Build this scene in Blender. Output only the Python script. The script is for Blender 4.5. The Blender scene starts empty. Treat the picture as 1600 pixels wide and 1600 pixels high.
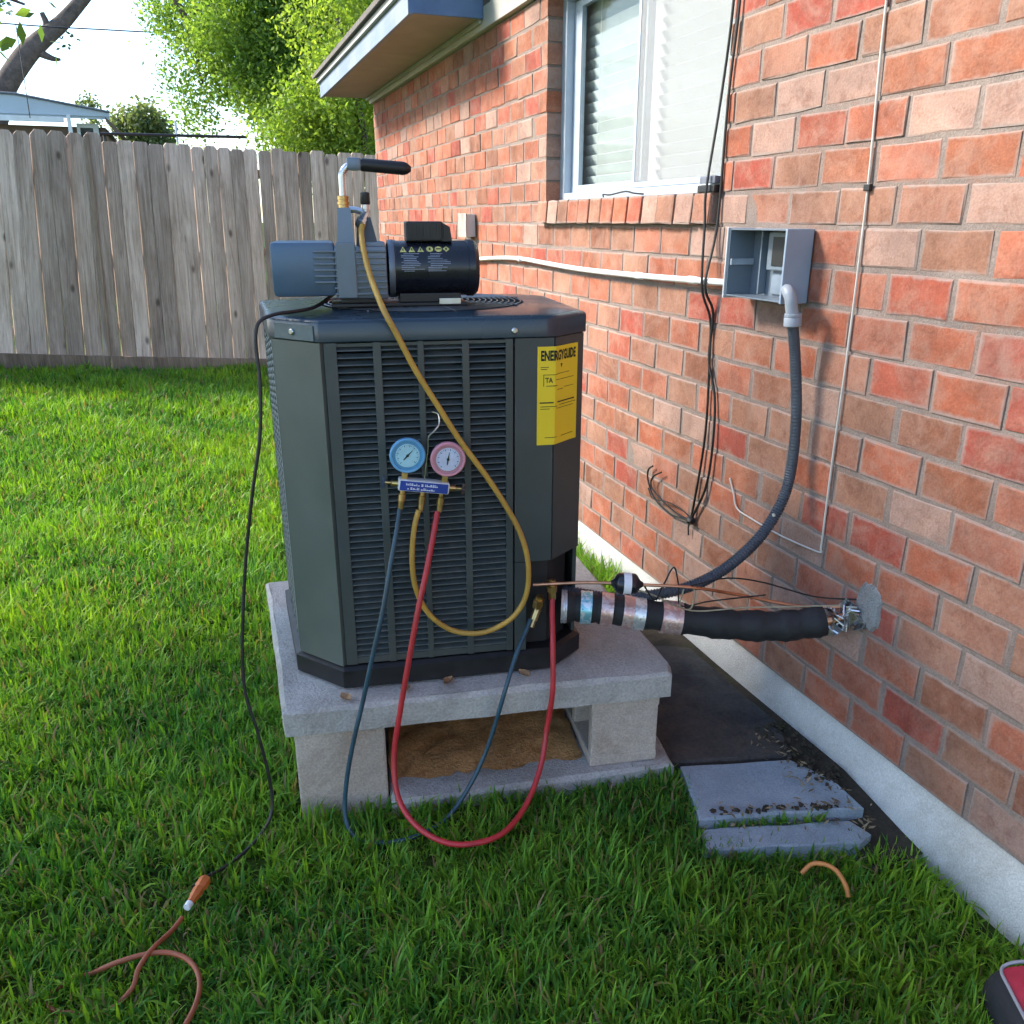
import bpy, bmesh, math, random
import numpy as np
from mathutils import Vector, Matrix, Euler

R = math.radians
rnd = random.Random(7)
nrg = np.random.default_rng(11)
sc = bpy.context.scene
col = sc.collection

# ------------------------------------------------------------------ camera
PITCH, YAW, CAM_H = 19.29, 19.95, 1.5
cd = bpy.data.cameras.new('camera')
cam = bpy.data.objects.new('camera', cd)
col.objects.link(cam)
cam.location = (0, 0, CAM_H)
cam.rotation_euler = (R(90 - PITCH), 0, R(-YAW))
cd.sensor_width = 36.0
cd.lens = 1300.0 / 1600.0 * 36.0
cd.clip_start = 0.02
cd.clip_end = 2000.0
sc.camera = cam

# ------------------------------------------------------------------ sky, sun, exposure
SUN = Vector((-0.66, 0.40, 0.56)).normalized()      # towards the sun: ahead and to the left
elev = math.asin(SUN.z)
azim = math.atan2(SUN.x, SUN.y)
world = bpy.data.worlds.new('World')
sc.world = world
world.use_nodes = True
wn = world.node_tree
sky = wn.nodes.new('ShaderNodeTexSky')
sky.sky_type = 'NISHITA'
sky.sun_disc = False
sky.sun_elevation = elev
sky.sun_rotation = azim
sky.air_density = 1.0
sky.dust_density = 0.6
sky.ozone_density = 1.6
bg = wn.nodes['Background']
bg.inputs['Strength'].default_value = 0.15
wn.links.new(sky.outputs[0], bg.inputs['Color'])
sd = bpy.data.lights.new('sun', 'SUN')
sd.energy = 3.8
sd.angle = R(14)
sd.color = (1.0, 0.92, 0.80)
sun = bpy.data.objects.new('sun', sd)
col.objects.link(sun)
sun.rotation_euler = SUN.to_track_quat('Z', 'Y').to_euler()
sun.location = (-6, 6, 9)
vs = sc.view_settings
vs.view_transform = 'Standard'
vs.look = 'None'
vs.exposure = 1.58
vs.gamma = 1.0
vs.use_curve_mapping = False
sc.render.engine = 'CYCLES'
sc.cycles.use_denoising = True
sc.cycles.max_bounces = 5
sc.cycles.diffuse_bounces = 2
sc.cycles.glossy_bounces = 3
sc.cycles.transmission_bounces = 3
sc.cycles.transparent_max_bounces = 10
sc.cycles.use_adaptive_sampling = True
sc.cycles.adaptive_threshold = 0.03

# ------------------------------------------------------------------ materials
MATS = {}


def nt(name):
    m = bpy.data.materials.new(name)
    m.use_nodes = True
    t = m.node_tree
    return m, t, t.nodes['Principled BSDF'], t.nodes['Material Output']


def node(t, typ, **kw):
    n = t.nodes.new(typ)
    for k, v in kw.items():
        setattr(n, k, v)
    return n


def noise(t, vec, scale, detail=4, rough=0.55, dist=0.0):
    n = node(t, 'ShaderNodeTexNoise')
    n.inputs['Scale'].default_value = scale
    n.inputs['Detail'].default_value = min(detail, 5)
    n.inputs['Roughness'].default_value = rough
    n.inputs['Distortion'].default_value = dist
    if vec is not None:
        t.links.new(vec, n.inputs['Vector'])
    return n


def ramp(t, fac, stops, interp='LINEAR'):
    n = node(t, 'ShaderNodeValToRGB')
    cr = n.color_ramp
    cr.interpolation = interp
    while len(cr.elements) > 1:
        cr.elements.remove(cr.elements[0])
    cr.elements[0].position = stops[0][0]
    cr.elements[0].color = (*stops[0][1], 1)
    for p, c in stops[1:]:
        e = cr.elements.new(p)
        e.color = (*c, 1)
    t.links.new(fac, n.inputs['Fac'])
    return n


def mixc(t, fac, a, b, mode='MIX'):
    n = node(t, 'ShaderNodeMix', data_type='RGBA', blend_type=mode)
    for s, v in ((n.inputs[0], fac), (n.inputs[6], a), (n.inputs[7], b)):
        if hasattr(v, 'is_output'):
            t.links.new(v, s)
        elif isinstance(v, (int, float)):
            s.default_value = v
        else:
            s.default_value = (*v, 1)
    return n.outputs[2]


def objvec(t, scale=None, rand=True):
    tc = node(t, 'ShaderNodeTexCoord')
    v = tc.outputs['Object']
    if rand:
        oi = node(t, 'ShaderNodeObjectInfo')
        ml = node(t, 'ShaderNodeMath', operation='MULTIPLY')
        ml.inputs[1].default_value = 37.0
        t.links.new(oi.outputs['Random'], ml.inputs[0])
        ad = node(t, 'ShaderNodeVectorMath', operation='ADD')
        t.links.new(v, ad.inputs[0])
        t.links.new(ml.outputs[0], ad.inputs[1])
        v = ad.outputs[0]
    if scale:
        mp = node(t, 'ShaderNodeMapping')
        mp.inputs['Scale'].default_value = scale
        t.links.new(v, mp.inputs['Vector'])
        v = mp.outputs[0]
    return v


def bump(t, bs, h, strength=0.3, dist=0.01):
    b = node(t, 'ShaderNodeBump')
    b.inputs['Strength'].default_value = strength
    b.inputs['Distance'].default_value = dist
    t.links.new(h, b.inputs['Height'])
    t.links.new(b.outputs[0], bs.inputs['Normal'])


def mat(name, c, rough=0.6, metal=0.0, var=0.25, scale=20.0, bmp=0.0, bdist=0.004, dirt=None, dirt_amt=0.5, coat=0.0, spec=0.5):
    """plain procedural surface: colour with noise variation, optional dirt tint, roughness variation, bump"""
    if name in MATS:
        return MATS[name]
    m, t, bs, _ = nt(name)
    v = objvec(t)
    n = noise(t, v, scale, 5)
    lo = tuple(x * (1 - var) for x in c)
    hi = tuple(min(1, x * (1 + var)) for x in c)
    cr = ramp(t, n.outputs['Fac'], [(0.3, lo), (0.7, hi)])
    out = cr.outputs[0]
    if dirt:
        n2 = noise(t, v, scale * 0.23, 6, 0.65)
        f = ramp(t, n2.outputs['Fac'], [(0.45, (0, 0, 0)), (0.7, (dirt_amt,) * 3)])
        out = mixc(t, f.outputs[0], out, dirt)
    t.links.new(out, bs.inputs['Base Color'])
    r = ramp(t, n.outputs['Fac'], [(0.3, (max(0.02, rough - 0.08),) * 3), (0.7, (min(1, rough + 0.08),) * 3)])
    t.links.new(r.outputs[0], bs.inputs['Roughness'])
    bs.inputs['Metallic'].default_value = metal
    bs.inputs['Specular IOR Level'].default_value = spec
    if coat:
        bs.inputs['Coat Weight'].default_value = coat
    if bmp:
        bump(t, bs, noise(t, v, scale * 3, 6, 0.6).outputs['Fac'], bmp, bdist)
    MATS[name] = m
    return m


BRICK_STOPS = [(0.0, (0.322, 0.101, 0.059)), (0.14, (0.284, 0.065, 0.048)), (0.2, (0.266, 0.135, 0.094)), (0.38, (0.336, 0.117, 0.075)), (0.48, (0.224, 0.095, 0.061)), (0.58, (0.307, 0.146, 0.104)), (0.7, (0.318, 0.084, 0.055)), (0.76, (0.293, 0.11, 0.066)), (0.84, (0.322, 0.212, 0.182)), (0.93, (0.336, 0.125, 0.085))]


def brick_mat(name, joined):
    m, t, bs, _ = nt(name)
    tc = node(t, 'ShaderNodeTexCoord')
    if joined:
        at = node(t, 'ShaderNodeAttribute', attribute_name='rnd')
        rv = at.outputs['Fac']
    else:
        oi = node(t, 'ShaderNodeObjectInfo')
        rv = oi.outputs['Random']
    ml = node(t, 'ShaderNodeMath', operation='MULTIPLY')
    ml.inputs[1].default_value = 53.0
    t.links.new(rv, ml.inputs[0])
    ad = node(t, 'ShaderNodeVectorMath', operation='ADD')
    t.links.new(tc.outputs['Object'], ad.inputs[0])
    t.links.new(ml.outputs[0], ad.inputs[1])
    v = ad.outputs[0]
    fr = node(t, 'ShaderNodeMath', operation='FRACT')
    m2 = node(t, 'ShaderNodeMath', operation='MULTIPLY')
    m2.inputs[1].default_value = 7.31
    t.links.new(rv, m2.inputs[0])
    t.links.new(m2.outputs[0], fr.inputs[0])
    base = ramp(t, fr.outputs[0], BRICK_STOPS, 'CONSTANT').outputs[0]
    n1 = noise(t, v, 9, 8, 0.72, 0.7)
    f1 = ramp(t, n1.outputs['Fac'], [(0.46, (0, 0, 0)), (0.72, (0.6,) * 3)])
    c = mixc(t, f1.outputs[0], base, (0.36, 0.215, 0.165))         # pale lime bloom
    n2 = noise(t, v, 30, 5, 0.7, 0.8)
    f2 = ramp(t, n2.outputs['Fac'], [(0.50, (0, 0, 0)), (0.74, (0.6,) * 3)])
    c = mixc(t, f2.outputs[0], c, (0.16, 0.06, 0.04))           # darker fired blotches
    n3 = noise(t, v, 160, 3, 0.6)
    f3 = ramp(t, n3.outputs['Fac'], [(0.3, (0.82,) * 3), (0.7, (1.12,) * 3)])
    c = mixc(t, 1.0, c, f3.outputs[0], 'MULTIPLY')
    n4 = noise(t, v, 5.5, 3, 0.6, 0.5)                             # tone drifting across one brick
    f4 = ramp(t, n4.outputs['Fac'], [(0.3, (0.72, 0.70, 0.68)), (0.7, (1.22, 1.20, 1.16))])
    c = mixc(t, 1.0, c, f4.outputs[0], 'MULTIPLY')
    if not joined:                                                # mortar smeared over the arrises
        sp = node(t, 'ShaderNodeSeparateXYZ')
        t.links.new(tc.outputs['Object'], sp.inputs[0])
        mks = []
        for ax, lo_, hi_ in (('Z', 0.026, 0.046), ('Y', 0.070, 0.095)):
            ab = node(t, 'ShaderNodeMath', operation='ABSOLUTE')
            t.links.new(sp.outputs[ax], ab.inputs[0])
            mr = node(t, 'ShaderNodeMapRange')
            mr.inputs['From Min'].default_value = lo_
            mr.inputs['From Max'].default_value = hi_
            t.links.new(ab.outputs[0], mr.inputs['Value'])
            mks.append(mr.outputs[0])
        mm = node(t, 'ShaderNodeMath', operation='MAXIMUM')
        t.links.new(mks[0], mm.inputs[0])
        t.links.new(mks[1], mm.inputs[1])
        n5 = noise(t, v, 34, 5, 0.65, 0.5)
        sm = node(t, 'ShaderNodeMath', operation='ADD')
        t.links.new(mm.outputs[0], sm.inputs[0])
        t.links.new(n5.outputs['Fac'], sm.inputs[1])
        sc5 = node(t, 'ShaderNodeMapRange')
        sc5.inputs['From Min'].default_value = 1.05
        sc5.inputs['From Max'].default_value = 1.45
        sc5.inputs['To Max'].default_value = 0.75
        t.links.new(sm.outputs[0], sc5.inputs['Value'])
        c = mixc(t, sc5.outputs[0], c, (0.28, 0.235, 0.215))
    gp = node(t, 'ShaderNodeNewGeometry')
    n6 = noise(t, gp.outputs['Position'], 1.7, 4, 0.6, 0.4)        # weathering over the whole wall
    f6 = ramp(t, n6.outputs['Fac'], [(0.3, (0.88, 0.88, 0.88)), (0.7, (1.20, 1.18, 1.14))])
    c = mixc(t, 1.0, c, f6.outputs[0], 'MULTIPLY')
    n7 = noise(t, gp.outputs['Position'], 7.5, 5, 0.7, 1.2)
    f7 = ramp(t, n7.outputs['Fac'], [(0.48, (0, 0, 0)), (0.75, (0.55,) * 3)])
    c = mixc(t, f7.outputs[0], c, (0.33, 0.205, 0.165))
    t.links.new(c, bs.inputs['Base Color'])
    bs.inputs['Roughness'].default_value = 0.88
    bs.inputs['Specular IOR Level'].default_value = 0.25
    hs = node(t, 'ShaderNodeMath', operation='ADD')
    t.links.new(noise(t, v, 45, 8, 0.7).outputs['Fac'], hs.inputs[0])
    t.links.new(n3.outputs['Fac'], hs.inputs[1])
    bump(t, bs, hs.outputs[0], 0.30, 0.004)
    return m


def stained_mat(name, c, c2, scale, c3=None, rough=0.9, bmp=0.5, grit=220):
    """concrete, mortar and the like: two tones, blotches and grit"""
    m, t, bs, _ = nt(name)
    v = objvec(t)
    n = noise(t, v, scale, 7, 0.65, 0.3)
    cc = ramp(t, n.outputs['Fac'], [(0.32, c), (0.68, c2)]).outputs[0]
    if c3:
        n2 = noise(t, v, scale * 0.4, 6, 0.7, 0.8)
        f = ramp(t, n2.outputs['Fac'], [(0.5, (0, 0, 0)), (0.72, (0.75,) * 3)])
        cc = mixc(t, f.outputs[0], cc, c3)
    g = noise(t, v, grit, 3, 0.6)
    gf = ramp(t, g.outputs['Fac'], [(0.3, (0.78,) * 3), (0.7, (1.15,) * 3)])
    cc = mixc(t, 1.0, cc, gf.outputs[0], 'MULTIPLY')
    t.links.new(cc, bs.inputs['Base Color'])
    bs.inputs['Roughness'].default_value = rough
    bs.inputs['Specular IOR Level'].default_value = 0.25
    a = node(t, 'ShaderNodeMath', operation='ADD')
    t.links.new(g.outputs['Fac'], a.inputs[0])
    t.links.new(n.outputs['Fac'], a.inputs[1])
    bump(t, bs, a.outputs[0], bmp, 0.005)
    return m


def wood_mat(name, c1, c2, c3):
    m, t, bs, _ = nt(name)
    v = objvec(t, (9, 9, 0.55))
    n = noise(t, v, 3.2, 8, 0.7, 1.2)
    c = ramp(t, n.outputs['Fac'], [(0.28, c3), (0.5, c1), (0.72, c2)]).outputs[0]
    v2 = objvec(t, (60, 60, 1.1))
    n2 = noise(t, v2, 2.0, 5, 0.65)
    f = ramp(t, n2.outputs['Fac'], [(0.3, (0.74,) * 3), (0.65, (1.08,) * 3)])
    c = mixc(t, 1.0, c, f.outputs[0], 'MULTIPLY')
    v3 = objvec(t, (5.2, 5.2, 2.4))
    vo = node(t, 'ShaderNodeTexVoronoi')
    vo.inputs['Scale'].default_value = 1.0
    t.links.new(v3, vo.inputs['Vector'])
    k = ramp(t, vo.outputs['Distance'], [(0.05, (0.75,) * 3), (0.13, (0, 0, 0))])
    c = mixc(t, k.outputs[0], c, (0.07, 0.05, 0.04))             # knots
    oi = node(t, 'ShaderNodeObjectInfo')
    hs = node(t, 'ShaderNodeHueSaturation')
    rr = ramp(t, oi.outputs['Random'], [(0, (0.70,) * 3), (1, (1.30,) * 3)])
    vb = objvec(t, (3.0, 3.0, 0.9))
    nb_ = noise(t, vb, 1.6, 5, 0.65, 0.6)
    fb = ramp(t, nb_.outputs['Fac'], [(0.35, (0.80, 0.77, 0.74)), (0.6, (1.12, 1.11, 1.10))])
    c = mixc(t, 1.0, c, fb.outputs[0], 'MULTIPLY')             # water stains running with the grain
    t.links.new(rr.outputs[0], hs.inputs['Value'])
    t.links.new(c, hs.inputs['Color'])
    t.links.new(hs.outputs[0], bs.inputs['Base Color'])
    bs.inputs['Roughness'].default_value = 0.85
    bs.inputs['Specular IOR Level'].default_value = 0.2
    bump(t, bs, n2.outputs['Fac'], 0.5, 0.006)
    return m


def leaf_mat(name, trans=0.45, rough=0.5, attr='tint'):
    m, t, bs, out = nt(name)
    at = node(t, 'ShaderNodeAttribute', attribute_name=attr)
    t.links.new(at.outputs['Color'], bs.inputs['Base Color'])
    bs.inputs['Roughness'].default_value = rough
    bs.inputs['Specular IOR Level'].default_value = 0.35
    tr = node(t, 'ShaderNodeBsdfTranslucent')
    c = mixc(t, 1.0, at.outputs['Color'], (1.25, 1.25, 0.55), 'MULTIPLY')
    t.links.new(c, tr.inputs['Color'])
    mx = node(t, 'ShaderNodeMixShader')
    mx.inputs[0].default_value = trans
    t.links.new(bs.outputs[0], mx.inputs[1])
    t.links.new(tr.outputs[0], mx.inputs[2])
    t.links.new(mx.outputs[0], out.inputs['Surface'])
    return m


# ------------------------------------------------------------------ mesh building
class MB:
    def __init__(s):
        s.v = []
        s.f = []

    def add(s, vs_, fs):
        o = len(s.v)
        s.v.extend([tuple(x) for x in vs_])
        s.f.extend([tuple(i + o for i in f) for f in fs])
        return s

    def box(s, lo, hi, mtx=None):
        x0, y0, z0 = lo
        x1, y1, z1 = hi
        vv = [Vector(p) for p in ((x0, y0, z0), (x1, y0, z0), (x1, y1, z0), (x0, y1, z0),
                                  (x0, y0, z1), (x1, y0, z1), (x1, y1, z1), (x0, y1, z1))]
        if mtx is not None:
            vv = [mtx @ p for p in vv]
        return s.add(vv, [(0, 3, 2, 1), (4, 5, 6, 7), (0, 1, 5, 4), (1, 2, 6, 5), (2, 3, 7, 6), (3, 0, 4, 7)])

    def bbox(s, lo, hi, b, mtx=None):
        """box with chamfered edges"""
        c = [(a + d) / 2 for a, d in zip(lo, hi)]
        h = [(d - a) / 2 for a, d in zip(lo, hi)]
        bm = bmesh.new()
        bmesh.ops.create_cube(bm, size=2.0)
        for v in bm.verts:
            v.co = Vector((v.co.x * h[0] + c[0], v.co.y * h[1] + c[1], v.co.z * h[2] + c[2]))
        bmesh.ops.bevel(bm, geom=bm.edges[:], offset=b, segments=2, affect='EDGES', profile=0.6)
        bm.verts.index_update()
        vv = [(mtx @ v.co) if mtx is not None else v.co.copy() for v in bm.verts]
        ff = [tuple(v.index for v in f.verts) for f in bm.faces]
        bm.free()
        return s.add(vv, ff)

    def prism(s, pts, z0, z1, top=None):
        n = len(pts)
        tp = top or pts
        vv = [(p[0], p[1], z0) for p in pts] + [(p[0], p[1], z1) for p in tp]
        ff = [(i, (i + 1) % n, n + (i + 1) % n, n + i) for i in range(n)]
        ff += [tuple(range(n - 1, -1, -1)), tuple(range(n, 2 * n))]
        return s.add(vv, ff)

    def tube(s, path, r, n=8, caps=True):
        P = [Vector(p) for p in path]
        rr = r if isinstance(r, (list, tuple)) else [r] * len(P)
        T = []
        for i in range(len(P)):
            a = P[max(0, i - 1)]
            b = P[min(len(P) - 1, i + 1)]
            d = (b - a)
            T.append(d.normalized() if d.length > 1e-9 else Vector((0, 0, 1)))
        ref = Vector((0, 0, 1)) if abs(T[0].z) < 0.9 else Vector((1, 0, 0))
        N = (ref - T[0] * ref.dot(T[0])).normalized()
        vv, ff = [], []
        for i, p in enumerate(P):
            if i:
                ax = T[i - 1].cross(T[i])
                if ax.length > 1e-8:
                    ang = T[i - 1].angle(T[i])
                    N = Matrix.Rotation(ang, 3, ax.normalized()) @ N
                N = (N - T[i] * N.dot(T[i])).normalized()
            B = T[i].cross(N)
            for k in range(n):
                a = 2 * math.pi * k / n
                vv.append(p + (N * math.cos(a) + B * math.sin(a)) * rr[i])
        for i in range(len(P) - 1):
            for k in range(n):
                k2 = (k + 1) % n
                ff.append((i * n + k, i * n + k2, (i + 1) * n + k2, (i + 1) * n + k))
        if caps:
            ff.append(tuple(range(n - 1, -1, -1)))
            ff.append(tuple((len(P) - 1) * n + k for k in range(n)))
        return s.add(vv, ff)

    def lathe(s, prof, o, axis, n=24):
        """profile list of (t, r) along axis from o"""
        ax = Vector(axis).normalized()
        path = [Vector(o) + ax * t for t, _ in prof]
        ref = Vector((0, 0, 1)) if abs(ax.z) < 0.9 else Vector((1, 0, 0))
        N = (ref - ax * ref.dot(ax)).normalized()
        B = ax.cross(N)
        vv, ff = [], []
        for p, (_, r) in zip(path, prof):
            for k in range(n):
                a = 2 * math.pi * k / n
                vv.append(p + (N * math.cos(a) + B * math.sin(a)) * r)
        for i in range(len(prof) - 1):
            for k in range(n):
                k2 = (k + 1) % n
                ff.append((i * n + k, i * n + k2, (i + 1) * n + k2, (i + 1) * n + k))
        ff.append(tuple(range(n - 1, -1, -1)))
        ff.append(tuple((len(prof) - 1) * n + k for k in range(n)))
        return s.add(vv, ff)

    def mesh(s, name, m=None, smooth=False):
        me = bpy.data.meshes.new(name)
        me.from_pydata([tuple(v) for v in s.v], [], s.f)
        me.validate()
        bm = bmesh.new()
        bm.from_mesh(me)
        bmesh.ops.recalc_face_normals(bm, faces=bm.faces[:])
        bm.to_mesh(me)
        bm.free()
        if smooth:
            me.polygons.foreach_set('use_smooth', [True] * len(me.polygons))
            try:
                me.set_sharp_from_angle(angle=R(38))
            except Exception:
                pass
        if m:
            me.materials.append(m)
        return me

    def build(s, name, m, parent=None, smooth=False):
        o = bpy.data.objects.new(name, s.mesh(name, m, smooth))
        col.objects.link(o)
        if parent is not None:
            o.parent = parent
        return o

    def top(s, name, m, label, cat, group=None, smooth=False, kind=None):
        """a thing that is one mesh, its origin at its base"""
        V = np.array([tuple(v) for v in s.v])
        lo, hi = V.min(0), V.max(0)
        o = Vector(((lo[0] + hi[0]) / 2, (lo[1] + hi[1]) / 2, lo[2]))
        s.v = [tuple(Vector(v) - o) for v in s.v]
        ob = s.build(name, m, None, smooth)
        ob.location = o
        tag(ob, label, cat, group, kind)
        return ob


def tag(o, label=None, cat=None, group=None, kind=None):
    if label:
        o['label'] = label
    if cat:
        o['category'] = cat
    if group:
        o['group'] = group
    if kind:
        o['kind'] = kind
    return o


def thing(name, label, cat, loc=(0, 0, 0), rz=0.0, group=None):
    o = bpy.data.objects.new(name, None)
    o.empty_display_size = 0.1
    col.objects.link(o)
    o.location = loc
    o.rotation_euler = (0, 0, rz)
    return tag(o, label, cat, group)


def struct(name, mb, m, smooth=False):
    o = mb.build(name, m, None, smooth)
    o['kind'] = 'structure'
    return o


def curve(pts, seg=10):
    """Catmull-Rom through pts"""
    P = [Vector(p) for p in pts]
    P = [P[0] * 2 - P[1]] + P + [P[-1] * 2 - P[-2]]
    out = []
    for i in range(1, len(P) - 2):
        p0, p1, p2, p3 = P[i - 1], P[i], P[i + 1], P[i + 2]
        for k in range(seg):
            t = k / seg
            out.append(0.5 * ((2 * p1) + (p2 - p0) * t + (2 * p0 - 5 * p1 + 4 * p2 - p3) * t * t + (3 * p1 - p0 - 3 * p2 + p3) * t ** 3))
    out.append(P[-2])
    return out


def text_mesh(body, size, bold=0.0):
    cu = bpy.data.curves.new('txt', 'FONT')
    cu.body = body
    cu.size = size
    cu.align_x = 'CENTER'
    cu.align_y = 'CENTER'
    cu.offset = bold
    cu.resolution_u = 2
    ob = bpy.data.objects.new('txt', cu)
    col.objects.link(ob)
    dg = bpy.context.evaluated_depsgraph_get()
    me = bpy.data.meshes.new_from_object(ob.evaluated_get(dg))
    bpy.data.objects.remove(ob)
    vv = [v.co.copy() for v in me.vertices]
    ff = [tuple(p.vertices) for p in me.polygons]
    bpy.data.meshes.remove(me)
    return vv, ff


def np_mesh(name, V, loops, starts, m, tints=None):
    me = bpy.data.meshes.new(name)
    me.vertices.add(len(V))
    me.vertices.foreach_set('co', V.astype(np.float32).ravel())
    me.loops.add(len(loops))
    me.loops.foreach_set('vertex_index', loops.astype(np.int32))
    me.polygons.add(len(starts))
    me.polygons.foreach_set('loop_start', starts.astype(np.int32))
    me.update(calc_edges=True)
    if tints is not None:
        a = me.attributes.new('tint', 'FLOAT_COLOR', 'POINT')
        c = np.ones((len(V), 4), np.float32)
        c[:, :3] = tints
        a.data.foreach_set('color', c.ravel())
    me.materials.append(m)
    return me

# ------------------------------------------------------------------ shared materials
M_BRICK = brick_mat('brick_single', False)
M_BRICKJ = brick_mat('brick_joined', True)
M_MORTAR = stained_mat('mortar', (0.180, 0.145, 0.130), (0.255, 0.205, 0.180), 9, (0.26, 0.15, 0.115))
M_FOUND = stained_mat('foundation_concrete', (0.47, 0.47, 0.46), (0.60, 0.60, 0.59), 3.5, (0.30, 0.27, 0.24), bmp=0.6)
M_CONC = stained_mat('slab_concrete', (0.38, 0.365, 0.345), (0.50, 0.48, 0.455), 7, (0.19, 0.165, 0.14), bmp=0.9, grit=150)
M_BLOCK = stained_mat('block_concrete', (0.47, 0.40, 0.35), (0.57, 0.49, 0.42), 6, (0.30, 0.22, 0.16), bmp=0.7, grit=170)
M_BLOCKB = stained_mat('brown_block', (0.34, 0.19, 0.085), (0.46, 0.28, 0.14), 8, (0.17, 0.12, 0.08), bmp=0.7, grit=140)  # brown version of the block concrete, for the back pair
M_PAVER = stained_mat('paver', (0.235, 0.285, 0.335), (0.34, 0.39, 0.44), 6, (0.20, 0.21, 0.21), bmp=0.35)
M_DARKSLAB = stained_mat('dark_slab', (0.030, 0.032, 0.035), (0.070, 0.070, 0.070), 9, (0.11, 0.085, 0.065), bmp=0.9, rough=0.85, grit=90)  # near-black blotched surface, far darker than the paving
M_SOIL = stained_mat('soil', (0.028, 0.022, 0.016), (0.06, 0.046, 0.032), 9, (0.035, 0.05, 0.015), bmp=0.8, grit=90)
M_FENCE = wood_mat('fence_wood', (0.53, 0.43, 0.365), (0.66, 0.555, 0.485), (0.31, 0.24, 0.195))
M_FENCE2 = wood_mat('rot_board_wood', (0.27, 0.205, 0.155), (0.38, 0.30, 0.235), (0.17, 0.13, 0.10))
M_WHITE = mat('white_paint', (0.72, 0.75, 0.78), 0.45, var=0.08, scale=6, dirt=(0.55, 0.55, 0.5), dirt_amt=0.35)
M_TRIM = mat('trim_paint', (0.15, 0.20, 0.285), 0.55, var=0.1, scale=5, dirt=(0.40, 0.38, 0.33), dirt_amt=0.5)
M_BLUE = mat('blue_board_paint', (0.10, 0.20, 0.42), 0.55, var=0.15, scale=8)
M_SOFFIT = mat('soffit_paint', (0.34, 0.30, 0.26), 0.75, var=0.12, scale=4, dirt=(0.24, 0.19, 0.15))
M_FRIEZE = mat('frieze_paint', (0.47, 0.46, 0.44), 0.65, var=0.1, scale=5, dirt=(0.36, 0.33, 0.28))
M_SHINGLE = mat('shingle', (0.12, 0.11, 0.10), 0.95, var=0.4, scale=40, bmp=0.6)
M_ALU = mat('window_aluminium', (0.40, 0.47, 0.56), 0.4, 0.25, var=0.06, scale=12)
M_SLAT = mat('blind_slat', (0.62, 0.63, 0.62), 0.5, var=0.05, scale=10)
M_BLACK = mat('black_plastic', (0.012, 0.012, 0.014), 0.45, var=0.3, scale=30)
M_BLACKG = mat('black_gloss', (0.010, 0.012, 0.020), 0.28, var=0.3, scale=12, dirt=(0.06, 0.06, 0.06), dirt_amt=0.25)

# ------------------------------------------------------------------ ground
W = 1.552                                     # plane of the brick faces


def g(x, y):
    """height of the lawn"""
    x = np.asarray(x, float)
    y = np.asarray(y, float)
    t = np.clip((y - 2.6) / 5.6, 0, 1)
    t = t * t * (3 - 2 * t)
    xx = np.clip(x, -4.5, 1.5)
    und = 0.022 * np.sin(x * 1.9 + 0.6) * np.sin(y * 1.55 + 0.4) + 0.012 * np.sin(x * 4.1 + y * 2.7)
    fade = np.clip((y - 2.2) / 2.0, 0, 1)
    und2 = 0.006 * np.sin(x * 7.3 + 1.1) * np.sin(y * 6.1)
    a_ = np.clip((x - 0.80) / 0.5, 0, 1)
    b_ = np.clip((1.75 - y) / 0.5, 0, 1)
    dip = -0.050 * a_ * a_ * (3 - 2 * a_) * b_ * b_ * (3 - 2 * b_)
    return dip + t * (0.0137 - 0.0717 * xx) + und * fade + und2 * np.clip((1.0 - x) * 3, 0, 1)


def spread(lo, hi, fine, f0, f1, step):
    a = list(np.arange(f0, f1, fine))
    x = f0
    while x > lo:
        x -= step
        step *= 1.35
        a.insert(0, x)
    x, step = f1, fine * 2
    while x < hi:
        a.append(x)
        x += step
        step *= 1.35
    a.append(hi)
    return np.array(a)


gx = spread(-420, 420, 0.10, -5.0, 1.7, 0.2)
gy = spread(-60, 800, 0.10, -0.5, 10.5, 0.2)
GX, GY = np.meshgrid(gx, gy)
GZ = g(GX, GY)
mb = MB()
mb.v = [tuple(p) for p in np.stack([GX.ravel(), GY.ravel(), GZ.ravel()], 1)]
nx = len(gx)
mb.f = [(j * nx + i, j * nx + i + 1, (j + 1) * nx + i + 1, (j + 1) * nx + i) for j in range(len(gy) - 1) for i in range(nx - 1)]
m, t, bs, _ = nt('lawn_ground')
tcn = node(t, 'ShaderNodeTexCoord')
n1 = noise(t, tcn.outputs['Object'], 14, 7, 0.7)
n2 = noise(t, tcn.outputs['Object'], 1.3, 4, 0.6)
c = ramp(t, n1.outputs['Fac'], [(0.3, (0.030, 0.028, 0.012)), (0.5, (0.045, 0.075, 0.014)), (0.75, (0.085, 0.145, 0.022))]).outputs[0]
f = ramp(t, n2.outputs['Fac'], [(0.35, (0.7,) * 3), (0.7, (1.2,) * 3)])
c = mixc(t, 1.0, c, f.outputs[0], 'MULTIPLY')
t.links.new(c, bs.inputs['Base Color'])
bs.inputs['Roughness'].default_value = 0.95
bs.inputs['Specular IOR Level'].default_value = 0.1
bump(t, bs, n1.outputs['Fac'], 0.8, 0.03)
struct('ground', mb, m, True)

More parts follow.
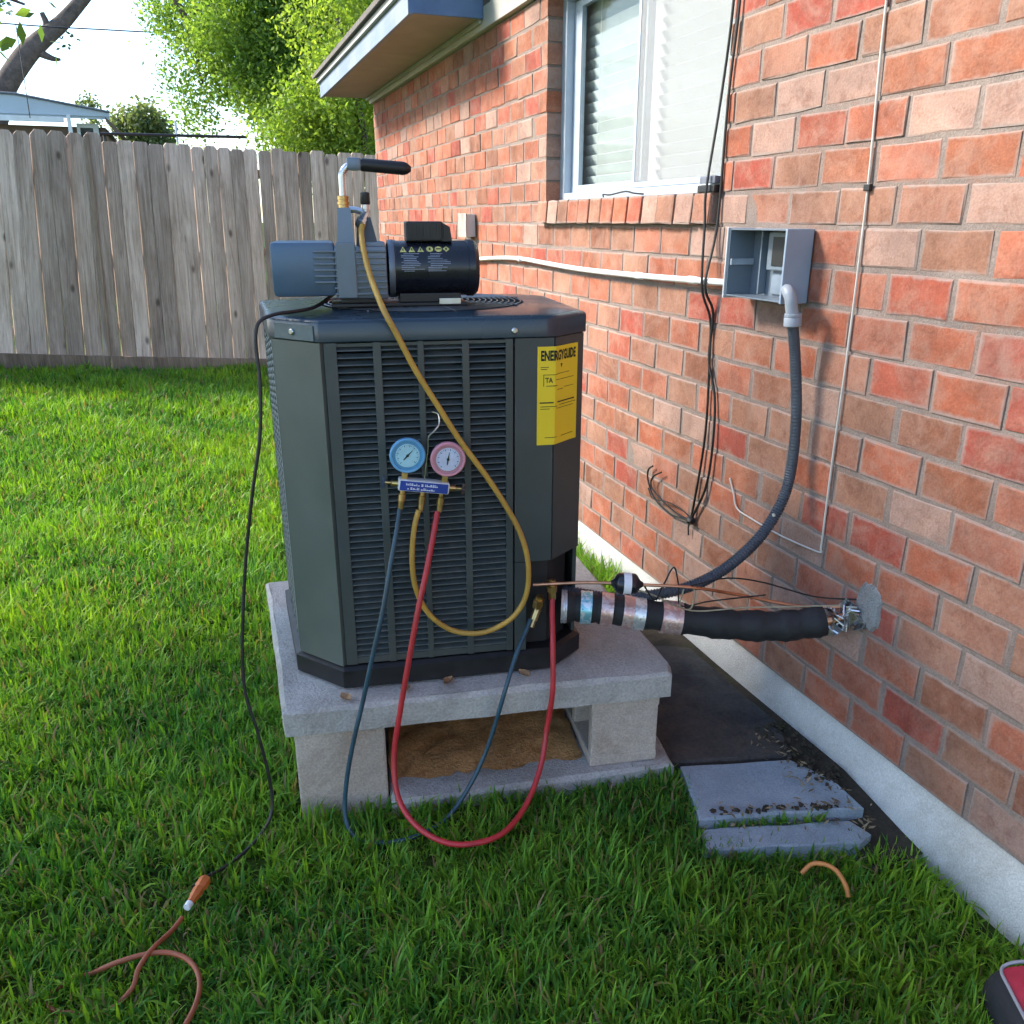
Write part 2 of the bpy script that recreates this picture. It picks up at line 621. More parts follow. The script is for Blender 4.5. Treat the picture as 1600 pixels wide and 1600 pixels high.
# ------------------------------------------------------------------ brick house
house = thing('brick_house', 'red brick house with concrete footing, window and boxed eave on the right', 'house', (W, 0, 0))
HX = Vector((W, 0, 0))
Z0, CH, PB, JT = 0.166, 0.1016, 0.197, 0.0105          # brick base, course height, brick pitch, joint
Y0, Y1 = -2.2, 7.735                                   # near and far end of the wall
WY0, WY1, WZ0, WZ1 = 2.385, 3.82, 1.585, 2.43          # window opening
ZT = 2.43
DEP = 0.09
mb = MB()                                              # mortar core, its faces 5 mm behind the bricks
mx = 0.0034
SILL0 = 1.487
mb.box((mx, Y0, Z0), (0.2, WY0 - 0.006, ZT))
mb.box((mx, WY1 + 0.006, Z0), (0.2, Y1 - 0.005, ZT))
mb.box((mx, WY0 - 0.006, Z0), (0.2, WY1 + 0.006, SILL0))
wall = mb.build('wall', M_MORTAR, house)


def brick_mesh(i, L, H, rng, D=DEP):
    """brick with worn, uneven arrises; face towards -x"""
    b = rng.uniform(0.002, 0.0045)
    j = lambda a: rng.uniform(-a, a)
    hl, hh = L / 2, H / 2
    back = [(D, -hl, -hh), (D, hl, -hh), (D, hl, hh), (D, -hl, hh)]
    rim = [(0.6 * b + j(0.0008), s * hl + j(0.0030), q * hh + j(0.0026)) for s, q in ((-1, -1), (0, -1), (1, -1), (1, 1), (0, 1), (-1, 1))]
    face = [(j(0.0012), s * (hl - b - .001) + j(0.0022), q * (hh - b - .001) + j(0.0020)) for s, q in ((-1, -1), (0, -1), (1, -1), (1, 1), (0, 1), (-1, 1))]
    m_ = MB()
    m_.add(back + rim + face, [(0, 4, 5, 6, 1), (1, 6, 7, 2), (2, 7, 8, 9, 3), (3, 9, 4, 0)]
           + [(4 + k, 4 + (k + 1) % 6, 10 + (k + 1) % 6, 10 + k)[::-1] for k in range(6)]
           + [(10, 11, 14, 15), (11, 12, 13, 14)])
    return m_


VAR = [brick_mesh(i, PB - JT, CH - JT, rnd) for i in range(9)]
VARM = [v.mesh('brick', M_BRICK) for v in VAR]
bricks = []                                            # (y centre, z centre, length)
HS = [CH] * 13 + [0.0943] * 10                        # course heights
for k in range(23):
    zc = Z0 + sum(HS[:k]) + HS[k] / 2
    off = (k % 2) * PB * 0.5 + rnd.uniform(-0.016, 0.016)
    ya = Y0 + off - PB
    while ya < Y1:
        a, b = ya + rnd.uniform(-.003, .003), ya + PB - JT + rnd.uniform(-.003, .003)
        ya += PB
        a, b = max(a, Y0), min(b, Y1)
        spans = [(a, b)]
        if zc > SILL0:
            spans = [(a, min(b, WY0)), (max(a, WY1), b)] if (a < WY1 and b > WY0) else [(a, b)]
        for s_, e_ in spans:
            if e_ - s_ > 0.03:
                bricks.append(((s_ + e_) / 2, zc, e_ - s_, (HS[k] - JT) / (CH - JT)))
cf = Vector((math.sin(R(YAW)) * math.cos(R(PITCH)), math.cos(R(YAW)) * math.cos(R(PITCH)), -math.sin(R(PITCH))))
cr_ = Vector((math.cos(R(YAW)), -math.sin(R(YAW)), 0))
cu_ = cr_.cross(cf)


def shown(y, z):
    d = Vector((W, y, z - CAM_H))
    q = d.dot(cf)
    return q > 0.1 and abs(d.dot(cr_) / q) < 0.63 and abs(d.dot(cu_) / q) < 0.63


def apparent(b):
    d = Vector((W, b[0], b[1] - CAM_H))
    return b[2] * (W / d.length) / d.length ** 2


vis = sorted([b for b in bricks if shown(b[0], b[1])], key=apparent, reverse=True)
single = set(vis[:286])
jv, jf, jr = [], [], []
for b in bricks:
    i = rnd.randrange(len(VAR))
    dx, dz, rot = rnd.uniform(-0.0015, 0.0025), rnd.uniform(-0.002, 0.002), rnd.uniform(-0.012, 0.012)
    sy = b[2] / (PB - JT)
    if b in single:
        o = bpy.data.objects.new('brick', VARM[i])
        col.objects.link(o)
        o.parent = wall
        o.location = (dx, b[0], b[1] + dz)
        o.scale = (1, sy, b[3])
        o.rotation_euler = (rot, 0, 0)
    else:
        n0 = len(jv)
        for p in VAR[i].v:
            jv.append((p[0] + dx, p[1] * sy + b[0], p[2] * b[3] + b[1] + dz))
        jf.extend(tuple(q + n0 for q in f_) for f_ in VAR[i].f)
        jr.extend([rnd.random()] * len(VAR[i].v))
# rowlock sill under the window
ns = 13
sw = (WY1 + 0.03 - WY0) / ns
for i in range(ns):
    ms_ = brick_mesh(i, sw - 0.010, 0.094, rnd, 0.16).mesh('brick', M_BRICK)
    o = bpy.data.objects.new('brick', ms_)
    col.objects.link(o)
    o.parent = wall
    o.location = (-0.028 + rnd.uniform(-.003, .003), WY0 + (i + 0.5) * sw, 1.538)
    o.rotation_euler = (0, R(5), 0)
mb = MB()
mb.box((-0.020, WY0 + 0.003, 1.495), (0.19, WY1 + 0.022, 1.576))
mb.build('sill_mortar', M_MORTAR, wall)
mb = MB()
mb.v, mb.f = jv, jf
me = mb.mesh('brick_courses', M_BRICKJ)
a = me.attributes.new('rnd', 'FLOAT', 'POINT')
a.data.foreach_set('value', jr)
o = bpy.data.objects.new('brick_courses', me)
col.objects.link(o)
o.parent = wall
o['kind'] = 'stuff'

# footing: slightly battered concrete
mb = MB()
prof = [(0.012, -0.3), (0.012, 0.05), (0.016, 0.155), (0.024, 0.166), (0.19, 0.166), (0.19, -0.3)]
ys = np.arange(Y0, Y1, 0.22)
jit = [(rnd.uniform(-.004, .004), rnd.uniform(-.003, .003)) for _ in ys]
for y, (jx, jz) in zip(ys, jit):
    for i, (px, pz) in enumerate(prof):
        mb.v.append((px + (jx if i < 4 else 0), min(y, Y1), min(pz + (jz if i in (2,) else 0), 0.1655)))
for r_ in range(len(ys) - 1):
    for i in range(6):
        k = (i + 1) % 6
        mb.f.append((r_ * 6 + i, r_ * 6 + k, (r_ + 1) * 6 + k, (r_ + 1) * 6 + i))
mb.build('footing', M_FOUND, house, True)

# eave: frieze board, boxed soffit with a blue end board, fascia, shingles
EX = -0.425
EY0, EY1, EZ = 4.62, 7.80, 2.482
mb = MB().bbox((-0.030, Y0, ZT + 0.002), (0.19, Y1 + 0.01, 2.535), 0.004)
mb.build('frieze_board', M_FRIEZE, house)
mb = MB().box((-0.048, EY0 + 0.03, 2.462), (-0.0325, EY1 - 0.02, EZ - 0.002))
mb.build('soffit_moulding', M_FRIEZE, house)
for i, (a0, a1) in enumerate(((EY0 + .026, 5.72), (5.726, 6.86), (6.866, EY1))):
    MB().box((EX + 0.026, a0, EZ), (-0.032, a1, EZ + 0.014)).build('soffit_panel', M_SOFFIT, house)
MB().bbox((EX, EY0 + .001, EZ - 0.012), (EX + 0.024, EY1, 2.575), 0.003).build('fascia_board', M_TRIM, house)
MB().bbox((EX - 0.022, EY0 - 0.01, 2.578), (EX + 0.03, EY1 + 0.02, 2.612), 0.003).build('drip_edge', M_FRIEZE, house)
MB().bbox((EX + 0.002, EY0, EZ - 0.004), (-0.0325, EY0 + 0.024, 2.80), 0.003).build('end_board', M_BLUE, house)
mb = MB()
slope = 0.33
for (a0, a1, zb) in ((EY0 - 0.02, EY1 + 0.05, 2.615), (Y0, EY0 - 0.022, 2.88)):
    x0, x1 = EX - 0.05, 4.2
    vv = [(x0, a0, zb), (x1, a0, zb + (x1 - x0) * slope), (x1, a1, zb + (x1 - x0) * slope), (x0, a1, zb)]
    mb.add(vv + [(p[0], p[1], p[2] + 0.03) for p in vv], [(0, 1, 2, 3), (4, 7, 6, 5), (0, 4, 5, 1), (1, 5, 6, 2), (2, 6, 7, 3), (3, 7, 4, 0)])
mb.build('roof', M_SHINGLE, house)
mb = MB().box((0.0, Y0, 2.54), (0.19, EY0 - 0.02, 2.86))
mb.box((0.2, Y0, -0.3), (4.0, Y0 + 0.2, 2.6)).box((0.2, Y1 - 0.2, -0.3), (4.0, Y1 - 0.003, 2.6)).box((0.3, Y0, 2.44), (4.0, Y1, 2.53))
mb.build('inner_structure', M_FRIEZE, house)

# window, set back in the opening
fx = 0.072
mb = MB()
fr = 0.045
zb0, zb1 = WZ0 + 0.004, WZ1 - 0.003
mb.bbox((fx, WY0 - 0.004, zb0), (fx + 0.07, WY0 + fr, zb1), 0.003)
mb.bbox((fx, WY1 - fr, zb0), (fx + 0.07, WY1 + 0.004, zb1), 0.003)
mb.bbox((fx, WY0 + fr + .001, zb0), (fx + 0.07, WY1 - fr - .001, zb0 + 0.030), 0.003)
mb.bbox((fx, WY0 + fr + .001, zb1 - 0.035), (fx + 0.07, WY1 - fr - .001, zb1), 0.003)
win = mb.build('window', M_ALU, house)
ymid = 3.10
mb = MB()                                       # inner fixed sash (far half)
y0_, y1_ = ymid - 0.012, WY1 - fr - 0.002
for lo, hi in (((fx + .036, y1_ - .075, zb0 + .032), (fx + .058, y1_, zb1 - .037)), ((fx + .036, y0_, zb0 + .032), (fx + .058, y0_ + .020, zb1 - .037)),
               ((fx + .036, y0_ + .021, zb0 + .032), (fx + .058, y1_ - .076, zb0 + .062)), ((fx + .036, y0_ + .021, zb1 - .067), (fx + .058, y1_ - .076, zb1 - .037))):
    mb.bbox(lo, hi, 0.002)
mb.build('fixed_sash', M_ALU, win)
mb = MB()                                       # outer sliding sash with insect screen (near half)
y0_, y1_ = WY0 + fr + 0.002, ymid + 0.022
for lo, hi in (((fx + .006, y1_ - .018, zb0 + .032), (fx + .030, y1_, zb1 - .037)), ((fx + .006, y0_, zb0 + .032), (fx + .030, y0_ + .018, zb1 - .037)),
               ((fx + .006, y0_ + .019, zb0 + .032), (fx + .030, y1_ - .019, zb0 + .052)), ((fx + .006, y0_ + .019, zb1 - .057), (fx + .030, y1_ - .019, zb1 - .037))):
    mb.bbox(lo, hi, 0.002)
mb.build('sliding_sash', M_ALU, win)
m, t, bs, out = nt('window_glass')
tr = node(t, 'ShaderNodeBsdfTransparent')
tr.inputs[0].default_value = (0.94, 0.97, 0.97, 1)
gl = node(t, 'ShaderNodeBsdfGlossy')
gl.inputs['Roughness'].default_value = 0.04
lw = node(t, 'ShaderNodeLayerWeight')
pw = node(t, 'ShaderNodeMath', operation='POWER')
pw.inputs[1].default_value = 4.0
t.links.new(lw.outputs['Facing'], pw.inputs[0])
fz = node(t, 'ShaderNodeMath', operation='MULTIPLY_ADD')
fz.inputs[1].default_value = 0.25
fz.inputs[2].default_value = 0.02
t.links.new(pw.outputs[0], fz.inputs[0])
mxs = node(t, 'ShaderNodeMixShader')
t.links.new(fz.outputs[0], mxs.inputs[0])
t.links.new(tr.outputs[0], mxs.inputs[1])
t.links.new(gl.outputs[0], mxs.inputs[2])
t.links.new(mxs.outputs[0], out.inputs['Surface'])
M_GLASS = m
MB().box((fx + .046, ymid + .01, zb0 + .064), (fx + .049, WY1 - fr - .080, zb1 - .069)).build('pane', M_GLASS, win)
MB().box((fx + .017, WY0 + fr + .022, zb0 + .054), (fx + .020, ymid + .002, zb1 - .059)).build('pane', M_GLASS, win)
m, t, bs, out = nt('insect_screen')
bs.inputs['Base Color'].default_value = (0.45, 0.46, 0.48, 1)
bs.inputs['Roughness'].default_value = 0.8
tr = node(t, 'ShaderNodeBsdfTransparent')
mxs = node(t, 'ShaderNodeMixShader')
mxs.inputs[0].default_value = 0.26
t.links.new(tr.outputs[0], mxs.inputs[1])
t.links.new(bs.outputs[0], mxs.inputs[2])
t.links.new(mxs.outputs[0], out.inputs['Surface'])
MB().box((fx + .0085, WY0 + fr + .0215, zb0 + .0535), (fx + .0095, ymid + .0025, zb1 - .0585)).build('insect_screen', m, win)
mb = MB()
Ls = WY1 - WY0 + 0.006
mtx = Matrix.Rotation(R(62), 4, 'Y')
mb.box((-0.024, -Ls / 2, -0.0012), (0.024, Ls / 2, 0.0012), mtx)
slm = mb.mesh('slat', M_SLAT)
zz = zb0 + 0.035
while zz < zb1:
    o = bpy.data.objects.new('slat', slm)
    col.objects.link(o)
    o.parent = win
    o.location = (fx + 0.098, (WY0 + WY1) / 2, zz)
    o.rotation_euler = (rnd.uniform(-.003, .003), R(rnd.uniform(-4, 4)), 0)
    zz += 0.043
mb = MB()
for yy in (2.62, 3.10, 3.58):
    mb.tube([(fx + .072, yy, zb0 + .02), (fx + .072, yy, zb1)], 0.0013, 5)
mb.build('blind_cord', M_WHITE, win)
MB().box((fx + 0.20, WY0 - .003, zb0), (fx + 0.21, WY1 + .003, zb1)).build('room_shade', mat('room_wall', (0.50, 0.49, 0.46), 0.9), win)

# ------------------------------------------------------------------ fence
FY = 9.3
fence = thing('wooden_fence', 'weathered grey dog-eared board fence across the back of the lawn', 'fence', (0, FY, 0))


def plank_mesh(wd, ht, ear, rng):
    m_ = MB()
    h = wd / 2
    a = rng.uniform(.7, 1.3) * ear
    pts = [(-h, 0), (h, 0), (h, ht - a), (h - a * 0.8, ht), (-h + a * 0.9, ht), (-h, ht - a * 1.05)]
    n = len(pts)
    c = rng.uniform(-0.002, 0.004)
    k = 1 - 0.016 / wd                                  # weathered, rounded long edges
    m_.add([(p[0] * k, -0.009 + c * .3, p[1]) for p in pts] + [(p[0], -0.001, p[1]) for p in pts] + [(p[0], 0.008, p[1]) for p in pts],
           [tuple(range(n)), tuple(range(3 * n - 1, 2 * n - 1, -1))]
           + [(r_ * n + i, (r_ + 1) * n + i, (r_ + 1) * n + (i + 1) % n, r_ * n + (i + 1) % n) for r_ in (0, 1) for i in range(n)])
    return m_


x = -5.2
while x < 3.2:
    left = x < -0.98
    wd = (0.152 if left else 0.134) * rnd.uniform(0.90, 1.08)
    zt = (2.285 if left else 2.215 - 0.025 * (x + 0.98)) + rnd.uniform(-0.018, 0.016)
    zb = 0.09 if left else 0.02
    zg = float(g(x, FY))
    zb = max(zb, zg + 0.10) if left else max(0.0, zg + 0.05)
    pm = plank_mesh(wd, zt - zb, 0.040 if left else 0.022, rnd).mesh('plank', M_FENCE)
    o = bpy.data.objects.new('plank', pm)
    col.objects.link(o)
    o.parent = fence
    lean = np.interp(x, [-5.2, -1.9, -0.95, 0.45, 3.2], [0.12, 0.10, 0.055, 0.02, 0.0])
    o.location = (x + wd / 2, (0.011 if len(fence.children) % 2 else -0.009) + rnd.uniform(-.004, .004) + (0 if left else 0.02), zb)
    o.rotation_euler = (rnd.uniform(-.008, .008), lean + rnd.uniform(-.0025, .0025), rnd.uniform(-.02, .02))
    x += wd + (rnd.uniform(0.004, 0.009) if left else rnd.choice([0.002, 0.003, 0.004, 0.005, 0.007]))
for (a0, a1, zb_, h_) in ((-5.2, -3.1, 0.135, 0.11), (-3.09, -0.93, 0.10, 0.10), (-0.92, 1.2, -0.03, 0.10), (1.21, 3.2, -0.06, 0.10)):
    z0_ = float(g(a0, FY)) - 0.02
    z1_ = float(g(a1, FY)) - 0.02
    m_ = MB()
    vv = [(a0, -0.045, z0_), (a1, -0.045, z1_), (a1, -0.012, z1_), (a0, -0.012, z0_)]
    m_.add(vv + [(p[0], p[1], p[2] + h_ + .065) for p in vv], [(3, 2, 1, 0), (4, 5, 6, 7), (0, 1, 5, 4), (1, 2, 6, 5), (2, 3, 7, 6), (3, 0, 4, 7)])
    m_.build('rot_board', M_FENCE2, fence)
for px in (-4.9, -2.5, -0.35, 1.9):
    MB().box((px - .045, 0.096, -0.2), (px + .045, 0.186, 2.1)).build('post', M_FENCE2, fence)
for zr in (0.45, 1.15, 1.9):
    MB().box((-5.2, 0.060, zr), (3.2, 0.094, zr + .085)).build('rail', M_FENCE2, fence)
o = MB().box((-0.955, -0.03, 0.15), (-0.925, -0.0125, 2.215)).build('joint_batten', M_FENCE2, fence)
o.rotation_euler = (0, 0.05, 0)

# ------------------------------------------------------------------ neighbour's house beyond the fence
M_NROOF = mat('pale_metal_roof', (0.42, 0.50, 0.58), 0.5, 0.2, var=0.1, scale=1.5)
M_NWALL = mat('brown_siding', (0.16, 0.11, 0.085), 0.85, var=0.2, scale=4)
nb = thing('neighbour_house', 'low house with pale blue-grey roof showing above the fence on the left', 'house', (-3.2, 20, 0))
mb = MB()


def slab(m_, pts, th):
    vv = [Vector(p) for p in pts]
    up = Vector((0, 0, th))
    m_.add(vv + [p + up for p in vv], [(3, 2, 1, 0), (4, 5, 6, 7), (0, 1, 5, 4), (1, 2, 6, 5), (2, 3, 7, 6), (3, 0, 4, 7)])
    return m_


MB().box((-6, 0.4, 0), (1.75, 6, 3.30)).build('wall', M_NWALL, nb)
slab(MB(), [(-6, 0.05, 3.42), (-6, 4.5, 4.3), (1.55, 4.5, 3.95), (1.88, 0.05, 3.42)], 0.06).build('roof', M_NROOF, nb)
gb = MB()
gb.add([(-6, 0.02, 3.44), (1.88, 0.02, 3.47), (1.88, 0.02, 3.54), (0.26, 0.02, 3.80), (-6, 0.02, 3.86),
        (-6, 0.10, 3.44), (1.88, 0.10, 3.47), (1.88, 0.10, 3.54), (0.26, 0.10, 3.80), (-6, 0.10, 3.86)],
       [(0, 1, 2, 3, 4), (9, 8, 7, 6, 5), (0, 5, 6, 1), (1, 6, 7, 2), (2, 7, 8, 3), (3, 8, 9, 4), (4, 9, 5, 0)])
gb.build('gable_board', M_NROOF, nb)
tr_ = MB()
tr_.tube([(-6, -0.02, 3.88), (0.26, -0.02, 3.815), (1.9, -0.02, 3.55)], 0.022, 6)
tr_.build('roof_edge', mat('dark_trim', (0.10, 0.12, 0.15), 0.6), nb)
MB().bbox((-6, -0.04, 3.33), (1.05, 0.0, 3.43), 0.005).build('fascia_board', M_WHITE, nb)
MB().bbox((1.10, -0.03, 2.4), (1.17, 0.03, 3.47), 0.005).build('downspout', M_WHITE, nb)
wf = MB()
for lo, hi in (((1.22, 0.33, 2.3), (1.28, 0.395, 3.36)), ((1.52, 0.33, 2.3), (1.62, 0.395, 3.36)), ((1.281, 0.33, 3.28), (1.519, 0.395, 3.36))):
    wf.box(lo, hi)
wf = wf.build('window', M_WHITE, nb)
MB().box((1.281, 0.36, 2.3), (1.519, 0.39, 3.279)).build('pane', mat('dark_glass', (0.03, 0.035, 0.04), 0.1), wf)
eb = MB()
eb.add([(1.80, -0.05, 3.46), (2.04, -0.05, 3.20), (2.04, 3, 3.20), (1.80, 3, 3.46), (1.80, -0.05, 3.38), (1.98, -0.05, 3.18), (1.98, 3, 3.18), (1.80, 3, 3.38)],
       [(0, 1, 2, 3), (7, 6, 5, 4), (0, 4, 5, 1), (1, 5, 6, 2), (2, 6, 7, 3), (3, 7, 4, 0)])
eb.build('eave', M_NWALL, nb)

# ------------------------------------------------------------------ trees
M_BARK = stained_mat('bark', (0.07, 0.055, 0.05), (0.14, 0.115, 0.10), 6, (0.05, 0.05, 0.045), bmp=0.9, grit=40)
M_LEAF = leaf_mat('tree_leaf', 0.6)


def leaves(centres, n, size, c0, c1, rng, squash=1.0):
    """leaf-sized quads gathered in clumps; centres = (x, y, z, r)"""
    C = np.array(centres, float)
    wts = C[:, 3] ** 2
    idx = rng.choice(len(C), n, p=wts / wts.sum())
    d = rng.normal(size=(n, 3))
    d /= np.linalg.norm(d, axis=1)[:, None]
    rad = C[idx, 3] * (0.35 + 0.65 * rng.random(n) ** 0.6)
    sub = rng.normal(size=(n, 3)) * 0.11
    P = C[idx, :3] + d * rad[:, None] * np.array([1, 1, squash]) + sub
    u = rng.normal(size=(n, 3))
    u[:, 2] -= 0.35
    u /= np.linalg.norm(u, axis=1)[:, None]
    w = np.cross(u, rng.normal(size=(n, 3)))
    w /= np.linalg.norm(w, axis=1)[:, None]
    s = size * rng.uniform(0.6, 1.3, n)[:, None]
    V = np.stack([P - u * s * .5, P + w * s * .26, P + u * s * .5, P - w * s * .26], 1).reshape(-1, 3)
    k = rng.random(n)[:, None]
    cl = rng.random(len(C))[idx][:, None] * 0.5 + k * 0.5
    T = np.repeat(np.array(c0) * (1 - cl) + np.array(c1) * cl, 4, 0)
    return V, np.arange(4 * n), np.arange(0, 4 * n, 4), T


def tree(name, label, loc, limbs, centres, n, size, c0, c1, group=None, squash=1.0):
    tr = thing(name, label, 'tree', loc, 0, group)
    L0 = Vector(loc)
    tk = MB()
    pth, rads = limbs[0]
    tk.tube(curve(pth, 6), list(np.interp(np.linspace(0, len(pth) - 1, (len(pth) - 1) * 6 + 1), range(len(pth)), rads)), 10)
    trunk = tk.build('trunk', M_BARK, tr, True)
    for pth, rads in limbs[1:]:
        b = MB()
        b.tube(curve(pth, 6), list(np.interp(np.linspace(0, len(pth) - 1, (len(pth) - 1) * 6 + 1), range(len(pth)), rads)), 7)
        b.build('branch', M_BARK, trunk, True)
    V, lp, st, T = leaves(centres, n, size, c0, c1, nrg, squash)
    o = bpy.data.objects.new('crown', np_mesh('crown', V, lp, st, M_LEAF, T))
    col.objects.link(o)
    o.parent = tr
    return tr


def clumps(cx, cy, cz, rx, ry, rz, n, r0, r1, rng):
    out = []
    while len(out) < n:
        p = rng.uniform(-1, 1, 3)
        if np.dot(p, p) < 1:
            out.append((cx + p[0] * rx, cy + p[1] * ry, cz + p[2] * rz, rng.uniform(r0, r1)))
    return out


# big leafy tree behind the fence, crown reaching down to the fence top
cl = clumps(1.35, 0.3, 3.95, 1.55, 0.9, 1.6, 46, 0.26, 0.46, nrg) + clumps(1.2, -0.7, 3.7, 1.3, 0.3, 1.2, 34, 0.22, 0.36, nrg)
cl += clumps(1.9, -1.0, 2.85, 1.25, 0.4, 0.75, 30, 0.2, 0.34, nrg)
cl += [(-0.38, 0.2, 4.05, 0.24), (-0.30, 0.1, 3.25, 0.24), (-0.25, 0.0, 4.75, 0.32), (-0.1, 0, 3.7, 0.2), (-0.12, 0.1, 2.85, 0.3)]
tree('leafy_tree', 'large leafy bright green tree rising behind the fence beside the eave', (0.35, 13, 0.0),
     [([(1.2, 0.4, 0), (1.15, 0.4, 1.6), (1.05, 0.35, 2.9), (0.9, 0.3, 4.2), (0.7, 0.3, 5.6)], [.19, .16, .13, .10, .06]),
      ([(0.95, 0.3, 3.2), (0.4, 0.1, 3.35), (-0.02, 0.0, 3.62), (-0.12, 0, 3.95), (-0.30, 0, 4.35), (-0.55, 0, 5.0)], [.08, .06, .05, .045, .04, .03]),
      ([(-0.12, 0, 3.95), (0.1, 0, 4.15), (0.5, 0.1, 4.2)], [.035, .03, .02]),
      ([(-0.02, 0, 3.6), (-0.05, 0, 3.4), (0.0, 0, 3.2)], [.025, .02, .012]),
      ([(1.0, .35, 3.0), (1.6, .3, 3.6), (2.2, .3, 4.4)], [.07, .05, .03])],
     cl, 120000, 0.060, (0.08, 0.18, 0.04), (0.29, 0.42, 0.085))
# leaning trunk behind the neighbour's roof
tree('leaning_tree', 'tall tree with thick dark trunk leaning right behind the neighbouring roof', (-5.2, 26, 0.0),
     [([(-.6, 0, 0), (0.1, 0, 2.2), (0.9, 0, 4.0), (1.2, 0, 4.65), (1.72, 0, 5.32), (2.15, 0, 5.72), (2.7, 0, 6.15), (3.3, 0, 6.75), (4.2, 0, 7.7), (5.2, 0.4, 9.0)],
       [.34, .31, .28, .26, .25, .22, .18, .15, .11, .07]),
      ([(2.1, 0, 5.75), (2.35, 0, 6.05), (2.30, 0, 6.35)], [.12, .09, .06]),
      ([(2.0, 0, 5.5), (2.35, 0, 5.35), (2.55, 0, 5.33)], [.12, .07, .03]),
      ([(3.3, 0, 6.75), (2.6, 0, 7.8), (1.6, 0, 8.6)], [.12, .09, .05])],
     [(0.75, -0.4, 6.62, .2), (1.1, -0.4, 6.55, .22), (0.9, -0.3, 6.75, .28), (1.3, -0.3, 6.75, .25), (1.55, -.3, 6.5, .2), (0.4, -.3, 6.9, .4), (1.0, 0, 7.6, .8), (2.4, 0, 8.4, 1.0), (3.6, 0, 8.9, 1.2), (5.0, 0, 9.4, 1.3), (0.2, 0, 8.2, 1.0), (2.75, -.2, 5.75, .12), (2.9, -.2, 5.9, .1)],
     4500, 0.16, (0.03, 0.075, 0.04), (0.06, 0.13, 0.06))
cl = clumps(0.05, 0.25, 3.65, 1.7, 1.65, 1.15, 74, 0.28, 0.5, nrg)  # tree added out of view, its crown set to shade lawn and wall
cl += [(2.60, 1.65, 2.50, .10), (2.72, 1.7, 2.47, .09), (2.82, 1.7, 2.49, .07), (2.40, 1.6, 2.56, .15), (2.05, 1.4, 2.7, .2), (1.7, 1.1, 2.9, .28)]
tree('added_shade_tree', 'tree added beyond the frame for shade, twig tips hanging into the top left corner', (-3.45, 3.5, 0.0),
     [([(-.4, -.1, 0), (-.3, 0, 1.2), (-0.1, 0, 2.4), (0.1, 0.1, 3.4), (0.1, 0.1, 4.2)], [.17, .15, .12, .09, .04]),
      ([(-.1, 0, 2.3), (0.8, 0.5, 2.9), (1.6, 1.0, 2.9), (2.25, 1.5, 2.65), (2.80, 1.7, 2.50)], [.08, .06, .035, .02, .006]),
      ([(-.1, 0, 2.4), (-.6, -.5, 3.0), (-1.0, -.8, 3.7)], [.07, .05, .03]),
      ([(-.05, 0, 2.6), (.4, -.6, 3.1), (.5, -.8, 3.8)], [.07, .05, .03])],
     cl, 27000, 0.085, (0.05, 0.11, 0.03), (0.14, 0.22, 0.05))
cl = clumps(0, 0, 2.7, 0.75, 0.4, 0.7, 34, 0.14, 0.27, nrg) + clumps(-.05, 0.1, 3.4, 0.6, 0.35, 0.7, 18, 0.14, 0.27, nrg) + clumps(-.8, 0.1, 2.45, 0.35, 0.3, 0.35, 9, 0.10, 0.2, nrg)
tree('young_tree', 'yellow-green young tree close behind the fence at the house corner', (1.95, 10.45, 0.0),
     [([(.1, 0, 0), (.08, 0, 1.4), (0.0, 0, 2.6), (-.2, 0, 3.6)], [.07, .06, .04, .02]),
      ([(.04, 0, 1.9), (.3, 0, 2.4), (.45, 0, 2.9)], [.03, .02, .01])],
     cl, 26000, 0.055, (0.11, 0.22, 0.04), (0.36, 0.46, 0.085))
cl = clumps(0, 0, 4.9, 1.15, 1.0, 0.95, 40, 0.3, 0.5, nrg) + clumps(0, 0, 3.6, 1.3, 1.0, 0.9, 20, 0.3, 0.5, nrg)
tree('round_tree', 'small round-headed tree far behind the fence next to the pale roof', (-1.45, 40, 0.0),
     [([(0, 0, 0), (0.05, 0, 2), (0, 0, 4.4)], [.2, .16, .08])], cl, 7000, 0.20, (0.07, 0.11, 0.06), (0.20, 0.24, 0.12))
tree('distant_tree', 'faint distant treetop just above the end of the pale roof', (-2.9, 35, 0.0),
     [([(0, 0, 0), (0, 0, 2.4), (0.03, 0, 5.0)], [.12, .1, .04])],
     [(0.0, 0, 5.45, .22), (-.2, 0, 5.25, .22), (0.2, 0, 5.2, .2), (0.05, 0, 4.9, .35)], 500, 0.15, (0.12, 0.17, 0.09), (0.24, 0.28, 0.15))
# line and rail behind the fence
MB().tube(curve([(-12, 18, 4.95), (-6, 18, 4.72), (-2.67, 18, 4.655), (-1.2, 18, 4.66), (0.28, 18, 4.70), (3, 18, 4.9)], 8), 0.011, 6).top(
    'utility_line', M_BLACK, 'thin black overhead line crossing the sky above the fence', 'cable')
MB().tube([(-2.47, 18, 3.2), (-2.44, 18, 4.66)], 0.008, 6).top('drop_line', M_BLACK, 'short thin vertical wire dropping from the overhead line at left', 'cable')
pf = thing('pipe_frame', 'thin dark metal rail and post standing just behind the fence', 'rail', (-0.06, 10.6, 0))
MB().tube([(-0.75, 0, 2.375), (0.75, 0, 2.385)], 0.016, 8).build('rail', M_BLACK, pf, True)
MB().tube([(-0.0, 0, -0.2), (0.01, 0, 2.53)], 0.012, 8).build('post', M_ALU, pf, True)
MB().tube([(-0.72, 0.05, -0.2), (-0.72, 0.05, 2.37)], 0.016, 8).build('post', M_BLACK, pf, True)

